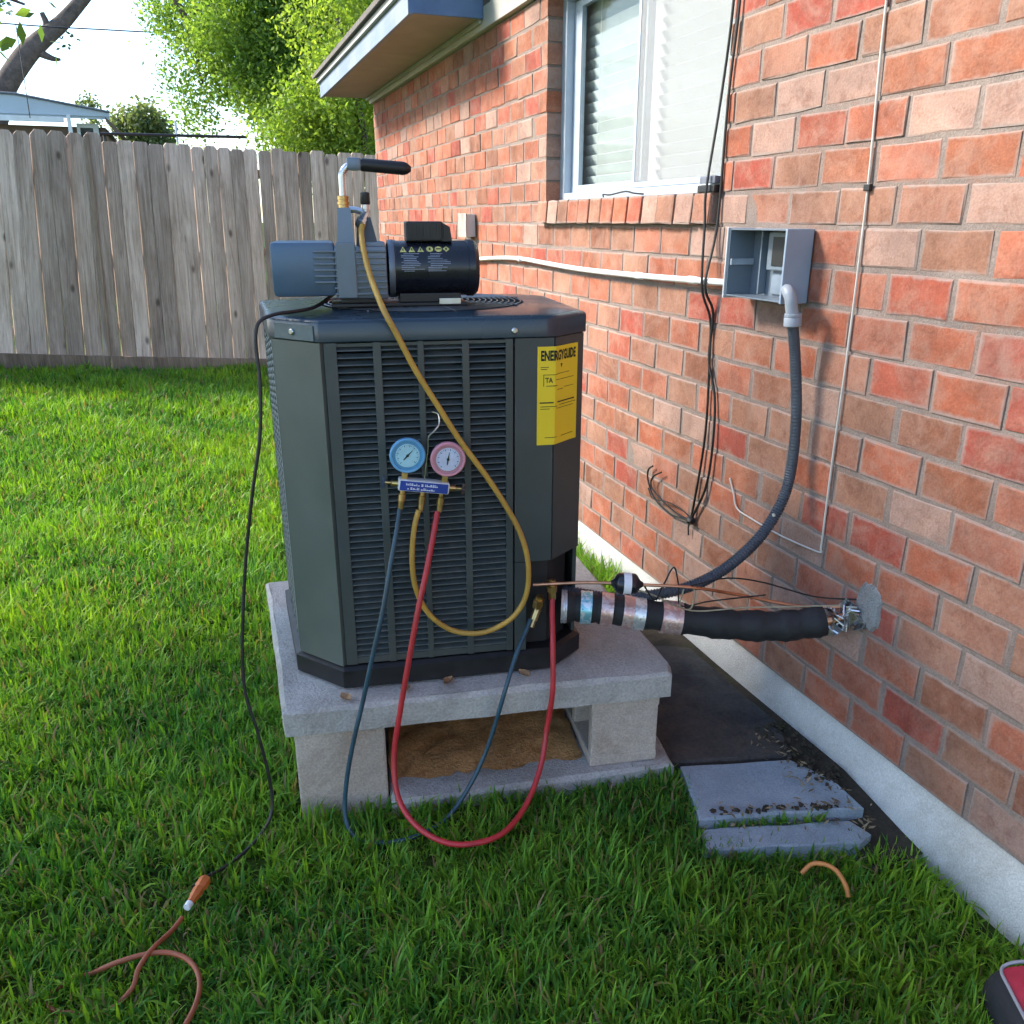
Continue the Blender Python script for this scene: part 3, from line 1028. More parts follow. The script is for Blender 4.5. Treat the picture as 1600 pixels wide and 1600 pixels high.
# ------------------------------------------------------------------ stand of slabs and blocks (local frame u, v, z turned 9 degrees)
BASE = Vector((0.075, 1.891, 0.0))
TURN = R(-9)
UU = Vector((math.cos(TURN), math.sin(TURN), 0))
VV = Vector((-math.sin(TURN), math.cos(TURN), 0))


def L(u, v, z):
    return BASE + UU * u + VV * v + Vector((0, 0, z))


def Ls_(pts):
    return [L(*p) for p in pts]


def rough_slab(pts, z0, z1, rng, step=0.055, amp=0.0022, b=0.010):
    """cast slab: outline resampled, chipped edge, softened rim"""
    out = []
    n = len(pts)
    for i in range(n):
        a, c = Vector((*pts[i], 0)), Vector((*pts[(i + 1) % n], 0))
        k = max(1, int((c - a).length / step))
        for q in range(k):
            p = a.lerp(c, q / k)
            out.append((p.x + rng.uniform(-amp, amp), p.y + rng.uniform(-amp, amp)))
    cx = sum(p[0] for p in out) / len(out)
    cy = sum(p[1] for p in out) / len(out)

    def inset(p, d):
        v = Vector((p[0] - cx, p[1] - cy))
        l = v.length
        v *= (l - d) / l
        return (cx + v.x, cy + v.y)
    m_ = MB()
    N = len(out)
    rings = [(out, z0, 0), (out, z1 - b, 0), (out, z1, b)]
    for pp, z, d in rings:
        for p in pp:
            q = inset(p, d + (rng.uniform(0, .004) if d else 0))
            m_.v.append((*q, z + (rng.uniform(-.003, .003) if z != z0 else 0)))
    for r_ in range(2):
        for i in range(N):
            j = (i + 1) % N
            m_.f.append((r_ * N + i, r_ * N + j, (r_ + 1) * N + j, (r_ + 1) * N + i))
    m_.f.append(tuple(range(N - 1, -1, -1)))
    m_.f.append(tuple(2 * N + i for i in range(N)))
    return m_


def place(m_):
    m_.v = [tuple(L(*p)) for p in m_.v]
    return m_


place(rough_slab([(0.0, 0.0), (0.52, -0.003), (1.03, 0.0), (1.045, 0.05), (1.00, 0.93), (-0.11, 0.84)], 0.262, 0.335, rnd)).top(
    'concrete_slab', M_CONC, 'thick grey concrete slab carrying the air conditioner', 'slab')


def hollow_block(u0, u1, v0, v1, z0, z1, name, label, m_, cores=2):
    """concrete block lying with its cores along u"""
    wt = 0.032
    b = MB()
    b.bbox((u0, v0, z0), (u1, v1, z0 + wt), .004)
    b.bbox((u0, v0, z1 - wt), (u1, v1, z1), .004)
    wv = (v1 - v0 - wt * (cores + 1)) / cores
    for i in range(cores + 1):
        a = v0 + i * (wv + wt)
        b.bbox((u0 + .002, a + .001, z0 + wt - .003), (u1 - .002, a + wt, z1 - wt + .003), .004)
    return place(b).top(name, m_, label, 'block', 'concrete blocks under the slab')


hollow_block(0.81, 1.005, 0.012, 0.40, 0.052, 0.2615, 'concrete_block', 'hollow concrete block under the right front of the slab, open core showing', M_BLOCK)
place(MB().bbox((0.02, 0.010, -0.05), (0.25, 0.42, 0.2615), .006)).top('concrete_block', M_BLOCK, 'concrete block standing in grass under the left front of the slab', 'block', 'concrete blocks under the slab')
place(MB().bbox((0.27, 0.40, 0.02), (0.66, 0.58, 0.2615), .006)).top('concrete_block', M_BLOCKB, 'brown block at the back beneath the slab', 'block', 'concrete blocks under the slab')
place(MB().bbox((0.668, 0.43, 0.02), (1.0, 0.60, 0.2612), .006)).top('concrete_block', M_BLOCKB, 'brown block behind the hollow block beneath the slab', 'block', 'concrete blocks under the slab')
place(rough_slab([(0.255, -0.035), (1.05, -0.02), (1.06, 0.72), (0.26, 0.72)], -0.06, 0.051, rnd)).top(
    'concrete_slab', M_CONC, 'lower concrete slab half sunk in grass beneath the blocks', 'slab')
dm = MB()
nu, nv_ = 22, 14
for b_ in range(nv_):
    for a_ in range(nu):
        uu, vv_ = 0.262 + .54 * a_ / (nu - 1), 0.055 + .34 * b_ / (nv_ - 1)
        e_ = min(1, b_ / 3) * (1 if 0 < a_ < nu - 1 else .6)
        dm.v.append(tuple(L(uu + rnd.uniform(-.006, .006), vv_ + rnd.uniform(-.012, .012), 0.0535 + e_ * (rnd.uniform(0.0, .016) + .03 * b_ / nv_))))
for b_ in range(nv_ - 1):
    for a_ in range(nu - 1):
        dm.f.append((b_ * nu + a_, b_ * nu + a_ + 1, (b_ + 1) * nu + a_ + 1, (b_ + 1) * nu + a_))
o = dm.build('dirt', stained_mat('rusty_dirt', (0.36, 0.17, 0.055), (0.56, 0.30, 0.12), 22, (0.14, 0.075, 0.035), bmp=1.0, grit=110), None, True)
tag(o, 'rusty brown dirt lying on the lower slab inside the stand', 'dirt', None, 'stuff')
# paving between stand and wall
rough_slab([(1.135, 1.715), (1.45, 1.640), (1.505, 1.50), (1.50, 1.395), (1.065, 1.505)], -0.05, 0.034, rnd, b=.006).top(
    'paving_slab', M_PAVER, 'blue-grey paving slab beside the stand, nearer the dark slab', 'slab', 'paving slabs by the wall')
rough_slab([(1.062, 1.492), (1.455, 1.388), (1.47, 1.33), (1.42, 1.315), (1.035, 1.425)], -0.12, 0.010, rnd, b=.006).top(
    'paving_slab', M_PAVER, 'blue-grey paving slab with front edge disappearing under the grass', 'slab', 'paving slabs by the wall')
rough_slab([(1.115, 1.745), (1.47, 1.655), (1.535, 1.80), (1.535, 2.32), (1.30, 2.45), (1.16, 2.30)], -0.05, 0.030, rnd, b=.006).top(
    'dark_slab', M_DARKSLAB, 'very dark slab between the stand and the footing', 'slab')
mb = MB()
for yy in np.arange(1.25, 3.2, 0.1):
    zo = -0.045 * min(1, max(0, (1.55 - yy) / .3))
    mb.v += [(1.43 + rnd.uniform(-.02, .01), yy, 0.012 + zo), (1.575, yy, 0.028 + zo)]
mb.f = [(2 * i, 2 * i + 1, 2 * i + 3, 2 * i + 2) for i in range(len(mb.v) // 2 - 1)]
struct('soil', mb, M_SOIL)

cm = MB()
for _ in range(170):
    cx_, cy_ = rnd.uniform(1.445, 1.548), rnd.uniform(1.50, 1.80)
    if rnd.random() < .25:
        cx_ = rnd.uniform(1.09, 1.48)
        cy_ = 1.515 - (cx_ - 1.062) * .265 + rnd.uniform(0, .02)
    r_ = rnd.uniform(.003, .010)
    pts_ = [Vector((rnd.gauss(0, 1), rnd.gauss(0, 1), rnd.gauss(0, 1))).normalized() for _ in range(6)]
    base_ = [Vector((1, 0, 0)), Vector((0, 1, 0)), Vector((-1, 0, 0)), Vector((0, -1, 0)), Vector((0, 0, .8)), Vector((0, 0, -.8))]
    vv = [Vector((cx_, cy_, .036)) + (a_ + b_ * .35) * r_ for a_, b_ in zip(base_, pts_)]
    cm.add(vv, [(0, 1, 4), (1, 2, 4), (2, 3, 4), (3, 0, 4), (1, 0, 5), (2, 1, 5), (3, 2, 5), (0, 3, 5)])
o = cm.build('pebbles', M_SOIL, None)
tag(o, 'small clods and pebbles on the bare strip along the footing', 'pebbles', None, 'stuff')

# ------------------------------------------------------------------ air conditioner
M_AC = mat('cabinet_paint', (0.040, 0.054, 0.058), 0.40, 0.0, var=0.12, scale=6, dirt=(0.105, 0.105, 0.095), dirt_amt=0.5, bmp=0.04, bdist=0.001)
M_ACP = mat('cabinet_paint_lit', (0.080, 0.096, 0.090), 0.42, 0.0, var=0.10, scale=5, dirt=(0.14, 0.14, 0.12), dirt_amt=0.6)  # cabinet colour lightened to imitate light on the left corner and side
M_LID = mat('lid_paint_sky_tint', (0.018, 0.038, 0.062), 0.27, 0.0, var=0.08, scale=5, dirt=(0.10, 0.10, 0.09), dirt_amt=0.3)  # blue of the reflected sky mixed into the lid's base colour
M_COIL = mat('coil', (0.016, 0.017, 0.018), 0.6, 0.3, var=0.4, scale=90)
M_STEEL = mat('steel', (0.55, 0.56, 0.58), 0.3, 1.0, var=0.1, scale=30)
M_BRASS = mat('brass', (0.62, 0.42, 0.18), 0.35, 1.0, var=0.2, scale=40, dirt=(0.20, 0.13, 0.07), dirt_amt=0.6)
M_COPPER = mat('copper', (0.60, 0.29, 0.17), 0.4, 1.0, var=0.2, scale=40, dirt=(0.2, 0.12, 0.08), dirt_amt=0.5)
ac = thing('air_conditioner', 'dark grey louvred outdoor air conditioning unit on the concrete stand', 'air conditioner', L(0, 0, 0), TURN)
OCT = [(0.040, 0.200), (0.157, 0.087), (0.705, 0.087), (0.800, 0.170), (0.800, 0.620), (0.720, 0.700), (0.110, 0.700), (-0.015, 0.620)]
CX, CY = 0.42, 0.395


def offs(pts, d):
    """outline moved outwards by d (mitred)"""
    n = len(pts)
    out = []
    for i in range(n):
        a, b, c = Vector(pts[i - 1]), Vector(pts[i]), Vector(pts[(i + 1) % n])
        e1, e2 = (b - a).normalized(), (c - b).normalized()
        n1, n2 = Vector((e1.y, -e1.x)), Vector((e2.y, -e2.x))
        k = (n1 + n2).normalized()
        q = b + k * (d / k.dot(n1))
        out.append((q.x, q.y))
    return out


MB().prism(offs(OCT, -0.045), 0.36, 1.20).build('coil', M_COIL, ac)
pan = MB()
for (d0, z0, d1, z1) in ((0.0, 0.337, 0.012, 0.345), (0.012, 0.345, 0.012, 0.392), (0.012, 0.392, -0.002, 0.400)):
    pan.prism(offs(OCT, d0), z0, z1, offs(OCT, d1))
pan.build('base_pan', M_BLACK, ac)


def plate(p, q, z0, z1, th=0.010, out=0.0):
    """upright plate along p-q, its outer face pushed out"""
    a, b = Vector(p), Vector(q)
    e = (b - a).normalized()
    n = Vector((e.y, -e.x))
    pts = [a + n * out, b + n * out, b + n * (out - th), a + n * (out - th)]
    return [(x_.x, x_.y) for x_ in pts], z0, z1


ZB, ZU = 0.402, 1.236
mb = MB()
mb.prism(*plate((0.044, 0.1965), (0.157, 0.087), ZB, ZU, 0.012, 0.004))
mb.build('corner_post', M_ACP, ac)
# front louvred panel
cols_ = [(0.192, 0.274), (0.293, 0.377), (0.392, 0.482), (0.499, 0.587)]
VF = 0.087
mb = MB()
edges_ = [0.163] + [x_ for c_ in cols_ for x_ in c_] + [0.605]
for a, b in zip(edges_[0::2], edges_[1::2]):
    mb.bbox((a, VF - 0.002, ZB + 0.002), (b, VF + 0.012, ZU), 0.0018)
for a, b in cols_:
    mb.box((a - .0005, VF, 1.2265), (b + .0005, VF + .010, ZU - .002))
    mb.box((a - .0005, VF, ZB + .004), (b + .0005, VF + .010, 0.424))
front = mb.build('front_panel', M_AC, ac)
mb = MB()
lm = MB().add([(-0.5, 0.010, 0.0048), (0.5, 0.010, 0.0048), (0.5, -0.003, -0.0030), (-0.5, -0.003, -0.0030),
               (-0.5, 0.010, 0.0035), (0.5, 0.010, 0.0035), (0.5, -0.0035, -0.0052), (-0.5, -0.0035, -0.0052)],
              [(0, 1, 2, 3), (7, 6, 5, 4), (0, 4, 5, 1), (1, 5, 6, 2), (2, 6, 7, 3), (3, 7, 4, 0)]).mesh('louvre', M_AC)
nrow = 48
for r_ in range(nrow):
    zc = 0.431 + (1.2215 - 0.431) * r_ / (nrow - 1)
    for a, b in cols_:
        o = bpy.data.objects.new('louvre', lm)
        col.objects.link(o)
        o.parent = front
        o.location = ((a + b) / 2, VF + 0.003, zc)
        o.scale = (b - a + 0.001, 1, 1)
# right-hand corner and sides
mb = MB()
mb.prism(*plate((0.609, 0.087), (0.705, 0.087), 0.66, ZU, 0.012, 0.003))
mb.prism(*plate((0.7075, 0.0895), (0.799, 0.1695), 0.66, ZU, 0.012, 0.003))
mb.build('service_panel', M_AC, ac)
MB().prism(*plate((0.609, 0.087), (0.640, 0.087), ZB, 0.658, 0.012, 0.002)).build('side_strip', M_AC, ac)
MB().prism([(0.640, 0.125), (0.705, 0.125), (0.77, 0.185), (0.74, 0.21), (0.64, 0.16)], ZB, 0.658).build('valve_recess', mat('recess_shade', (0.014, 0.015, 0.018), 0.6), ac)  # shade inside the recess put into this near-black colour
mb = MB()
for a, b in ((3, 4), (4, 5), (5, 6), (6, 7)):
    mb.prism(*plate(OCT[a], OCT[b], ZB, ZU, 0.010, -0.001 - 0.001 * (a % 2)))
mb.build('rear_panel', M_AC, ac)
mb = MB()                                   # side towards the lawn, seen edge-on: bars and small louvres joined
for k in range(5):
    a = 0.210 + k * 0.1
    mb.box((0.040, a, ZB), (0.052, a + 0.014, ZU))
for r_ in range(nrow):
    zc = 0.431 + (1.2215 - 0.431) * r_ / (nrow - 1)
    mb.add([(0.0405, 0.205, zc - .005), (0.0405, 0.618, zc - .005), (0.050, 0.618, zc + .004), (0.050, 0.205, zc + .004),
            (0.0408, 0.205, zc - .007), (0.0408, 0.618, zc - .007), (0.051, 0.618, zc + .002), (0.051, 0.205, zc + .002)],
           [(0, 1, 2, 3), (7, 6, 5, 4), (0, 4, 5, 1), (2, 6, 7, 3), (0, 3, 7, 4), (1, 5, 6, 2)])
mb.v = [(p[0] - (p[1] - .2) * .131, p[1], p[2]) for p in mb.v]
o = mb.build('side_louvres', M_ACP, ac)  # lighter colour stands in for sunlight on this side
o['kind'] = 'stuff'
# lid with round fan opening
NS = 72
lidp = MB()


def onoct(ang, d):
    pts = offs(OCT, d)
    dv = Vector((math.cos(ang), math.sin(ang)))
    best = None
    for i in range(len(pts)):
        a, b = Vector(pts[i]) - Vector((CX, CY)), Vector(pts[(i + 1) % len(pts)]) - Vector((CX, CY))
        e = b - a
        den = dv.x * e.y - dv.y * e.x
        if abs(den) < 1e-9:
            continue
        t_ = (a.x * e.y - a.y * e.x) / den
        s_ = (a.x * dv.y - a.y * dv.x) / den
        if t_ > 0 and -1e-6 <= s_ <= 1 + 1e-6:
            best = t_ if best is None else min(best, t_)
    return (CX + dv.x * best, CY + dv.y * best)


RG = 0.268
angs = sorted([2 * math.pi * k / NS for k in range(NS)] + [math.atan2(p[1] - CY, p[0] - CX) % (2 * math.pi) for p in OCT])
rings = []
for d, z in ((0.004, 1.2375), (0.0065, 1.2395), (0.0065, 1.279), (0.004, 1.2845), (-0.002, 1.2880), (-0.014, 1.2900)):
    rings.append([(*onoct(a, d), z) for a in angs])
for rr_, z in ((RG + .012, 1.297), (RG, 1.297), (RG, 1.10)):
    rings.append([(CX + rr_ * math.cos(a), CY + rr_ * math.sin(a), z) for a in angs])
for r_ in rings:
    lidp.v.extend(r_)
n = len(angs)
for k in range(len(rings) - 1):
    for i in range(n):
        j = (i + 1) % n
        lidp.f.append((k * n + i, k * n + j, (k + 1) * n + j, (k + 1) * n + i))
lid = lidp.build('lid', M_LID, ac, True)
mb = MB()
for i in range(15):
    r_ = 0.045 + i * (RG - 0.045) / 14.5
    z = 1.299 + 0.006 * (1 - r_ / RG)
    mb.tube([(CX + r_ * math.cos(a), CY + r_ * math.sin(a), z) for a in np.linspace(0, 2 * math.pi, 49)], 0.0017, 5, False)
for k in range(8):
    a = 2 * math.pi * k / 8 + .2
    mb.tube([(CX + .04 * math.cos(a), CY + .04 * math.sin(a), 1.303), (CX + (RG + .004) * math.cos(a), CY + (RG + .004) * math.sin(a), 1.2985)], 0.0026, 6)
mb.build('fan_grille', mat('grille_wire', (0.09, 0.10, 0.11), 0.32, 0.4), lid, True)
mb = MB()
for k in range(4):
    a = math.pi / 2 * k + .5
    vv = []
    for r_, tw in ((0.05, .035), (0.25, .05)):
        for da, dz in ((-0.35, -tw), (0.35, tw)):
            vv.append((CX + r_ * math.cos(a + da), CY + r_ * math.sin(a + da), 1.15 + dz))
    mb.add(vv + [(p[0], p[1], p[2] + .004) for p in vv], [(0, 1, 3, 2), (4, 6, 7, 5), (0, 2, 6, 4), (1, 5, 7, 3), (0, 4, 5, 1), (2, 3, 7, 6)])
mb.lathe([(0, .05), (.06, .05)], (CX, CY, 1.12), (0, 0, 1), 20)
mb.build('fan', M_COIL, ac)
for i, (a, b, zz_) in enumerate((((0.044, 0.1965), (0.157, 0.087), 1.258), ((0.609, 0.087), (0.705, 0.087), 1.255))):
    e = (Vector(b) - Vector(a)).normalized()
    nn = Vector((e.y, -e.x, 0))
    cpt = Vector(((a[0] + b[0]) / 2 + (0.0 if i == 0 else -.05), (a[1] + b[1]) / 2, zz_)) + nn * (0.0098 if i == 0 else 0.0065)
    MB().lathe([(0, .0075), (.004, .0075), (.006, .005)], cpt, nn, 10).build('screw', M_STEEL, ac, True)

e = (Vector((0.157, 0.087)) - Vector((0.044, 0.1965))).normalized()
nn = Vector((e.y, -e.x))
pa_, pb_ = Vector((0.044, 0.1965)) + e * .018 + nn * .0068, Vector((0.157, 0.087)) - e * .012 + nn * .0068
mb = MB().prism([tuple(pa_), tuple(pb_), tuple(pb_ + nn * .003), tuple(pa_ + nn * .003)], 1.2405, 1.2745)
mb.build('corner_bracket', mat('bracket_paint', (0.10, 0.13, 0.145), 0.35), ac)

# yellow energy label folded round the right corner
P0, P1, P2 = Vector((0.664, 0.087)), Vector((0.7075, 0.0870)), Vector((0.799, 0.1695))
l1 = (P1 - P0).length


def wrap(s, z, off):
    """point at arc length s along the label line"""
    if s < l1 - 0.006:
        q, e = P0 + (P1 - P0).normalized() * s, (P1 - P0).normalized()
    else:
        k = min(1.0, (s - l1 + 0.006) / 0.012)
        e1, e2 = (P1 - P0).normalized(), (P2 - P1).normalized()
        q = P1 + (e2 * (s - l1) if s > l1 else e1 * (s - l1))
        e = e1.lerp(e2, k).normalized()
    nn = Vector((e.y, -e.x))
    q = q + nn * (0.0045 + off + 0.003 * max(0, (s - .11) / .04))
    return (q.x, q.y, z)


LW, LZ0, LZ1 = 0.136, 0.972, 1.215
mb = MB()
ss = [0, .02, .032, l1 - .004, l1, l1 + .004, l1 + .02, .10, .11, .12, LW]
for s in ss:
    mb.v += [wrap(s, LZ0 + .004 * s, 0), wrap(s, LZ1, 0), wrap(s, LZ0 + .004 * s, -.0015), wrap(s, LZ1, -.0015)]
for i in range(len(ss) - 1):
    a, b = 4 * i, 4 * i + 4
    mb.f += [(a, b, b + 1, a + 1), (a + 2, a + 3, b + 3, b + 2), (a + 1, b + 1, b + 3, a + 3), (a, a + 2, b + 2, b)]
lab = mb.build('energy_label', mat('label_yellow', (0.80, 0.60, 0.02), 0.45, var=0.04, scale=8), ac)
M_INK = mat('black_ink', (0.012, 0.012, 0.012), 0.6)
ink = MB()
tv, tf = text_mesh('ENERGYGUIDE', 0.031, 0.0012)
tx = [p.x for p in tv]
sxx = 0.118 / (max(tx) - min(tx))
bmq = bmesh.new()
vmap = [bmq.verts.new(p) for p in tv]
for f_ in tf:
    try:
        bmq.faces.new([vmap[i] for i in f_])
    except ValueError:
        pass
bmesh.ops.triangulate(bmq, faces=bmq.faces[:])
bmq.verts.index_update()
ink.add([wrap(0.067 + p.co.x * sxx, 1.192 + p.co.y * 1.05, 0.0008) for p in bmq.verts], [tuple(q.index for q in f_.verts) for f_ in bmq.faces])
bmq.free()


def stroke(s0, s1, z, h):
    q = list(np.linspace(s0, s1, 8))
    for a, b in zip(q[:-1], q[1:]):
        ink.add([wrap(a, z, .0008), wrap(b, z, .0008), wrap(b, z + h, .0008), wrap(a, z + h, .0008)], [(0, 1, 2, 3)])


stroke(0.006, LW - .012, 1.077, .0032)
for s0, s1, z, h in ((.008, .028, 1.165, .0014), (.008, .024, 1.160, .0014), (.016, .050, 1.1465, .0012), (.022, .050, 1.119, .0016), (.015, .0165, 1.119, .029),
                     (.05, .10, 1.148, .0012), (.05, .075, 1.109, .0012), (.08, .12, 1.112, .0012), (.008, .05, 1.068, .0016), (.06, .13, 1.070, .0014),
                     (.008, .032, 1.0625, .0014), (.04, .12, 1.0625, .0012), (.020, .050, 0.990, .0014), (.07, .12, 0.990, .0012)):
    stroke(s0, s1, z, h)
tv, tf = text_mesh('TA', 0.018, 0.0004)
ink.add([wrap(0.029 + p.x * .8, 1.133 + p.y, .0008) for p in tv], tf)
stroke(0.044, 0.12, 1.1335, .0012)
tri = [wrap(0.062, 1.172, .0008), wrap(0.070, 1.172, .0008), wrap(0.066, 1.162, .0008)]
ink.add(tri, [(0, 1, 2)])
o = ink.build('print', M_INK, lab)
o['kind'] = 'stuff'

# service valves at the lower right
vm = MB()
vm.lathe([(0, .010), (.020, .010), (.021, .013), (.036, .013), (.037, .008), (.055, .008)], (0.708, 0.072, 0.553), (0, 0, 1), 6)
vm.lathe([(0, .009), (.06, .009)], (0.708, 0.072, 0.575), (0, 1, 0), 8)
vm.build('service_valve', M_BRASS, ac)
vm = MB()
vm.lathe([(0, .011), (.022, .011), (.023, .015), (.042, .015), (.043, .010), (.052, .010)], (0.668, 0.078, 0.515), (0.1, -0.2, 1), 6)
vm.lathe([(0, .010), (.030, .010), (.031, .0075), (.05, .0075)], (0.668, 0.075, 0.525), (-0.45, -0.35, -1), 6)
vm.lathe([(0, .012), (.07, .012)], (0.668, 0.078, 0.530), (0.3, 1, 0), 8)
vm.build('service_valve', M_BRASS, ac)

# ------------------------------------------------------------------ vacuum pump on the lid
M_PGREY = mat('pump_aluminium', (0.15, 0.19, 0.24), 0.4, 0.45, var=0.12, scale=9, dirt=(0.10, 0.11, 0.13), dirt_amt=0.4)
M_PDARK = mat('pump_dark', (0.055, 0.065, 0.080), 0.45, 0.3, var=0.15, scale=12)
M_PBLUE = mat('pump_reservoir', (0.068, 0.120, 0.195), 0.34, 0.3, var=0.15, scale=6, dirt=(0.13, 0.13, 0.13), dirt_amt=0.5)
pump = thing('vacuum_pump', 'grey and black vacuum pump with black grip standing on the air conditioner', 'vacuum pump', L(0.30, 0.27, 1.303), TURN)
# coordinates below are relative to (u 0.30, v 0.27, z 1.303)
CZ = 0.090
mb = MB()
mb.bbox((-0.247, -0.062, 0.026), (-0.098, 0.062, 0.152), 0.014)
mb.build('oil_reservoir', M_PBLUE, pump, True)
mb = MB()
mb.bbox((-0.100, -0.064, 0.020), (0.022, 0.064, 0.140), 0.006)
mb.bbox((-0.028, -0.055, 0.135), (0.020, 0.055, 0.150), 0.004)
body = mb.build('pump_body', M_PGREY, pump, True)
for k in range(8):
    MB().bbox((-0.148 + (0.045 if k < 2 else 0), -0.0715, 0.030 + k * 0.0138), (0.020, -0.0605, 0.0345 + k * 0.0138), 0.0012).build('fin', M_PGREY, body)
mb = MB()
mb.add([(-0.094, -0.056, 0.10), (-0.050, -0.056, 0.10), (-0.050, 0.02, 0.10), (-0.094, 0.02, 0.10),
        (-0.086, -0.044, 0.226), (-0.056, -0.044, 0.226), (-0.056, 0.012, 0.226), (-0.086, 0.012, 0.226)],
       [(3, 2, 1, 0), (4, 5, 6, 7), (0, 1, 5, 4), (1, 2, 6, 5), (2, 3, 7, 6), (3, 0, 4, 7)])
mb.bbox((-0.096, -0.073, 0.022), (-0.050, -0.0605, 0.150), .003)
mb.build('intake_tower', M_PGREY, pump)
mb = MB()
mb.add([(-0.046, -0.035, 0.135), (0.006, -0.035, 0.135), (0.006, 0.03, 0.135), (-0.046, 0.03, 0.135),
        (-0.040, -0.025, 0.205), (-0.010, -0.025, 0.205), (-0.010, 0.02, 0.205), (-0.040, 0.02, 0.205)],
       [(3, 2, 1, 0), (4, 5, 6, 7), (0, 1, 5, 4), (1, 2, 6, 5), (2, 3, 7, 6), (3, 0, 4, 7)])
mb.build('valve_housing', M_PDARK, pump)
mb = MB()
mb.lathe([(0, .008), (.018, .008), (.019, .011), (.030, .011)], (-0.020, -0.01, 0.203), (0, 0, 1), 10)
mb.lathe([(0, .009), (.022, .009), (.023, .012), (.042, .012)], (-0.022, -0.012, 0.212), (-0.35, -0.75, -0.55), 8)
mb.tube([(-0.02, -.01, .215), (-0.045, -.01, .222), (-0.062, -.012, .222)], .0075, 8)
mb.build('intake_valve', M_STEEL, pump, True)
MB().lathe([(0, .0105), (.003, .012), (.026, .011), (.028, .008)], (-0.020, -0.01, 0.2335), (0, 0, 1), 12).build('valve_cap', M_BLACK, pump, True)
MB().lathe([(0, .0125), (.007, .0125), (.0075, .0145), (.014, .0145), (.0145, .012), (.018, .012), (.0185, .014), (.026, .014), (.027, .011)], (-0.071, -0.018, 0.2255), (0, 0, 1), 12).build('brass_nut', M_BRASS, pump, True)
hp = curve([(-0.071, -0.018, 0.245), (-0.071, -0.018, 0.285), (-0.069, -0.018, 0.302), (-0.058, -0.018, 0.316), (-0.040, -0.018, 0.320), (-0.012, -0.018, 0.319)], 6)
hd = MB().tube(hp, 0.0085, 12).build('handle', M_STEEL, pump, True)
MB().bbox((-0.058, -0.030, 0.308), (-0.026, -0.006, 0.336), 0.005).build('elbow', M_PGREY, hd, True)
MB().lathe([(0, .0125), (.002, .0145), (.10, .0150), (.108, .0125), (.117, .006)], (-0.026, -0.018, 0.321), (1, 0, -0.075), 14).build('grip', M_BLACK, hd, True)
mo = MB()
mo.lathe([(0, .058), (.004, .066), (.022, .068), (.0225, .0655), (.196, .0655), (.1965, .068), (.212, .068), (.222, .060)], (0.024, 0, CZ - .004), (1, 0, 0), 40)
motor = mo.build('motor', M_BLACKG, pump, True)
MB().lathe([(0, .0675), (.012, .0687), (.014, .0675)], (0.027, 0, CZ - .004), (1, 0, 0), 40).build('end_ring', M_PGREY, motor, True)
cb = MB()
cb.bbox((0.072, -0.036, 0.150), (0.160, 0.036, 0.196), 0.004)
cb.add([(0.158, -0.034, 0.150), (0.183, -0.034, 0.150), (0.183, 0.034, 0.150), (0.158, 0.034, 0.150),
        (0.158, -0.034, 0.194), (0.178, -0.034, 0.183), (0.178, 0.034, 0.183), (0.158, 0.034, 0.194)],
       [(3, 2, 1, 0), (4, 5, 6, 7), (0, 1, 5, 4), (1, 2, 6, 5), (2, 3, 7, 6), (3, 0, 4, 7)])
for k in range(6):
    cb.box((0.082 + .016 * k, -0.039, 0.156), (0.086 + .016 * k, -0.035, 0.188))
cb.build('capacitor_box', M_BLACK, motor)
mb = MB()
mb.bbox((-0.115, -0.058, 0.000), (0.215, 0.058, 0.008), 0.002)
mb.bbox((-0.09, -0.05, 0.008), (0.01, 0.05, 0.021), 0.003)
mb.bbox((0.05, -0.05, 0.008), (0.20, 0.05, 0.030), 0.003)
mb.build('foot', M_BLACK, pump)
MB().bbox((0.145, -0.0605, 0.004), (0.198, -0.0575, 0.018), .0008).build('name_plate', M_STEEL, pump)
# printed warning label on the motor
MR = 0.0662


def onmotor(x_, a):
    return (x_, -MR * math.cos(a), CZ - .004 + MR * math.sin(a))


def mpatch(m_, x0, x1, a0, a1, k=3):
    for i in range(k):
        p, q = a0 + (a1 - a0) * i / k, a0 + (a1 - a0) * (i + 1) / k
        m_.add([onmotor(x0, p), onmotor(x1, p), onmotor(x1, q), onmotor(x0, q)], [(0, 1, 2, 3)])


sy_ = MB()
sx = [0.062, 0.083, 0.104, 0.126, 0.147, 0.166]
for i, x_ in enumerate(sx):
    ac_, hh = R(45), R(7.5)
    if i < 3:
        sy_.add([onmotor(x_ - .008, ac_ - hh), onmotor(x_ + .008, ac_ - hh), onmotor(x_, ac_ + hh)], [(0, 1, 2)])
        continue
    k = 4 if i == 5 else 12
    sy_.add([onmotor(x_ + .0085 * math.cos(2 * math.pi * q / k), ac_ + hh * math.sin(2 * math.pi * q / k)) for q in range(k)], [tuple(range(k))])
sy_.build('warning_symbols', mat('symbol_yellow', (0.55, 0.55, 0.18), 0.5), motor)
ln = MB()
for cx0 in (0.056, 0.120):
    for k in range(11):
        a = R(33 - k * 3.6)
        x1 = cx0 + rnd.uniform(.028, .056)
        mpatch(ln, cx0 + rnd.choice([0, 0, .006]), x1, a, a + R(1.0), 1)
ln.build('warning_text', mat('label_grey', (0.30, 0.36, 0.46), 0.5), motor)
sy2 = MB()
for i, x_ in enumerate(sx):
    off = 0.0006
    a0 = R(45)
    if i == 4:
        mpatch(sy2, x_ - .006, x_ + .006, a0 - R(1.6), a0 + R(1.6), 1)
    elif i >= 3:
        mpatch(sy2, x_ - .002, x_ + .002, a0 - R(3), a0 + R(3), 1)
    else:
        mpatch(sy2, x_ - .0013, x_ + .0013, a0 - R(4), a0 + R(2), 1)
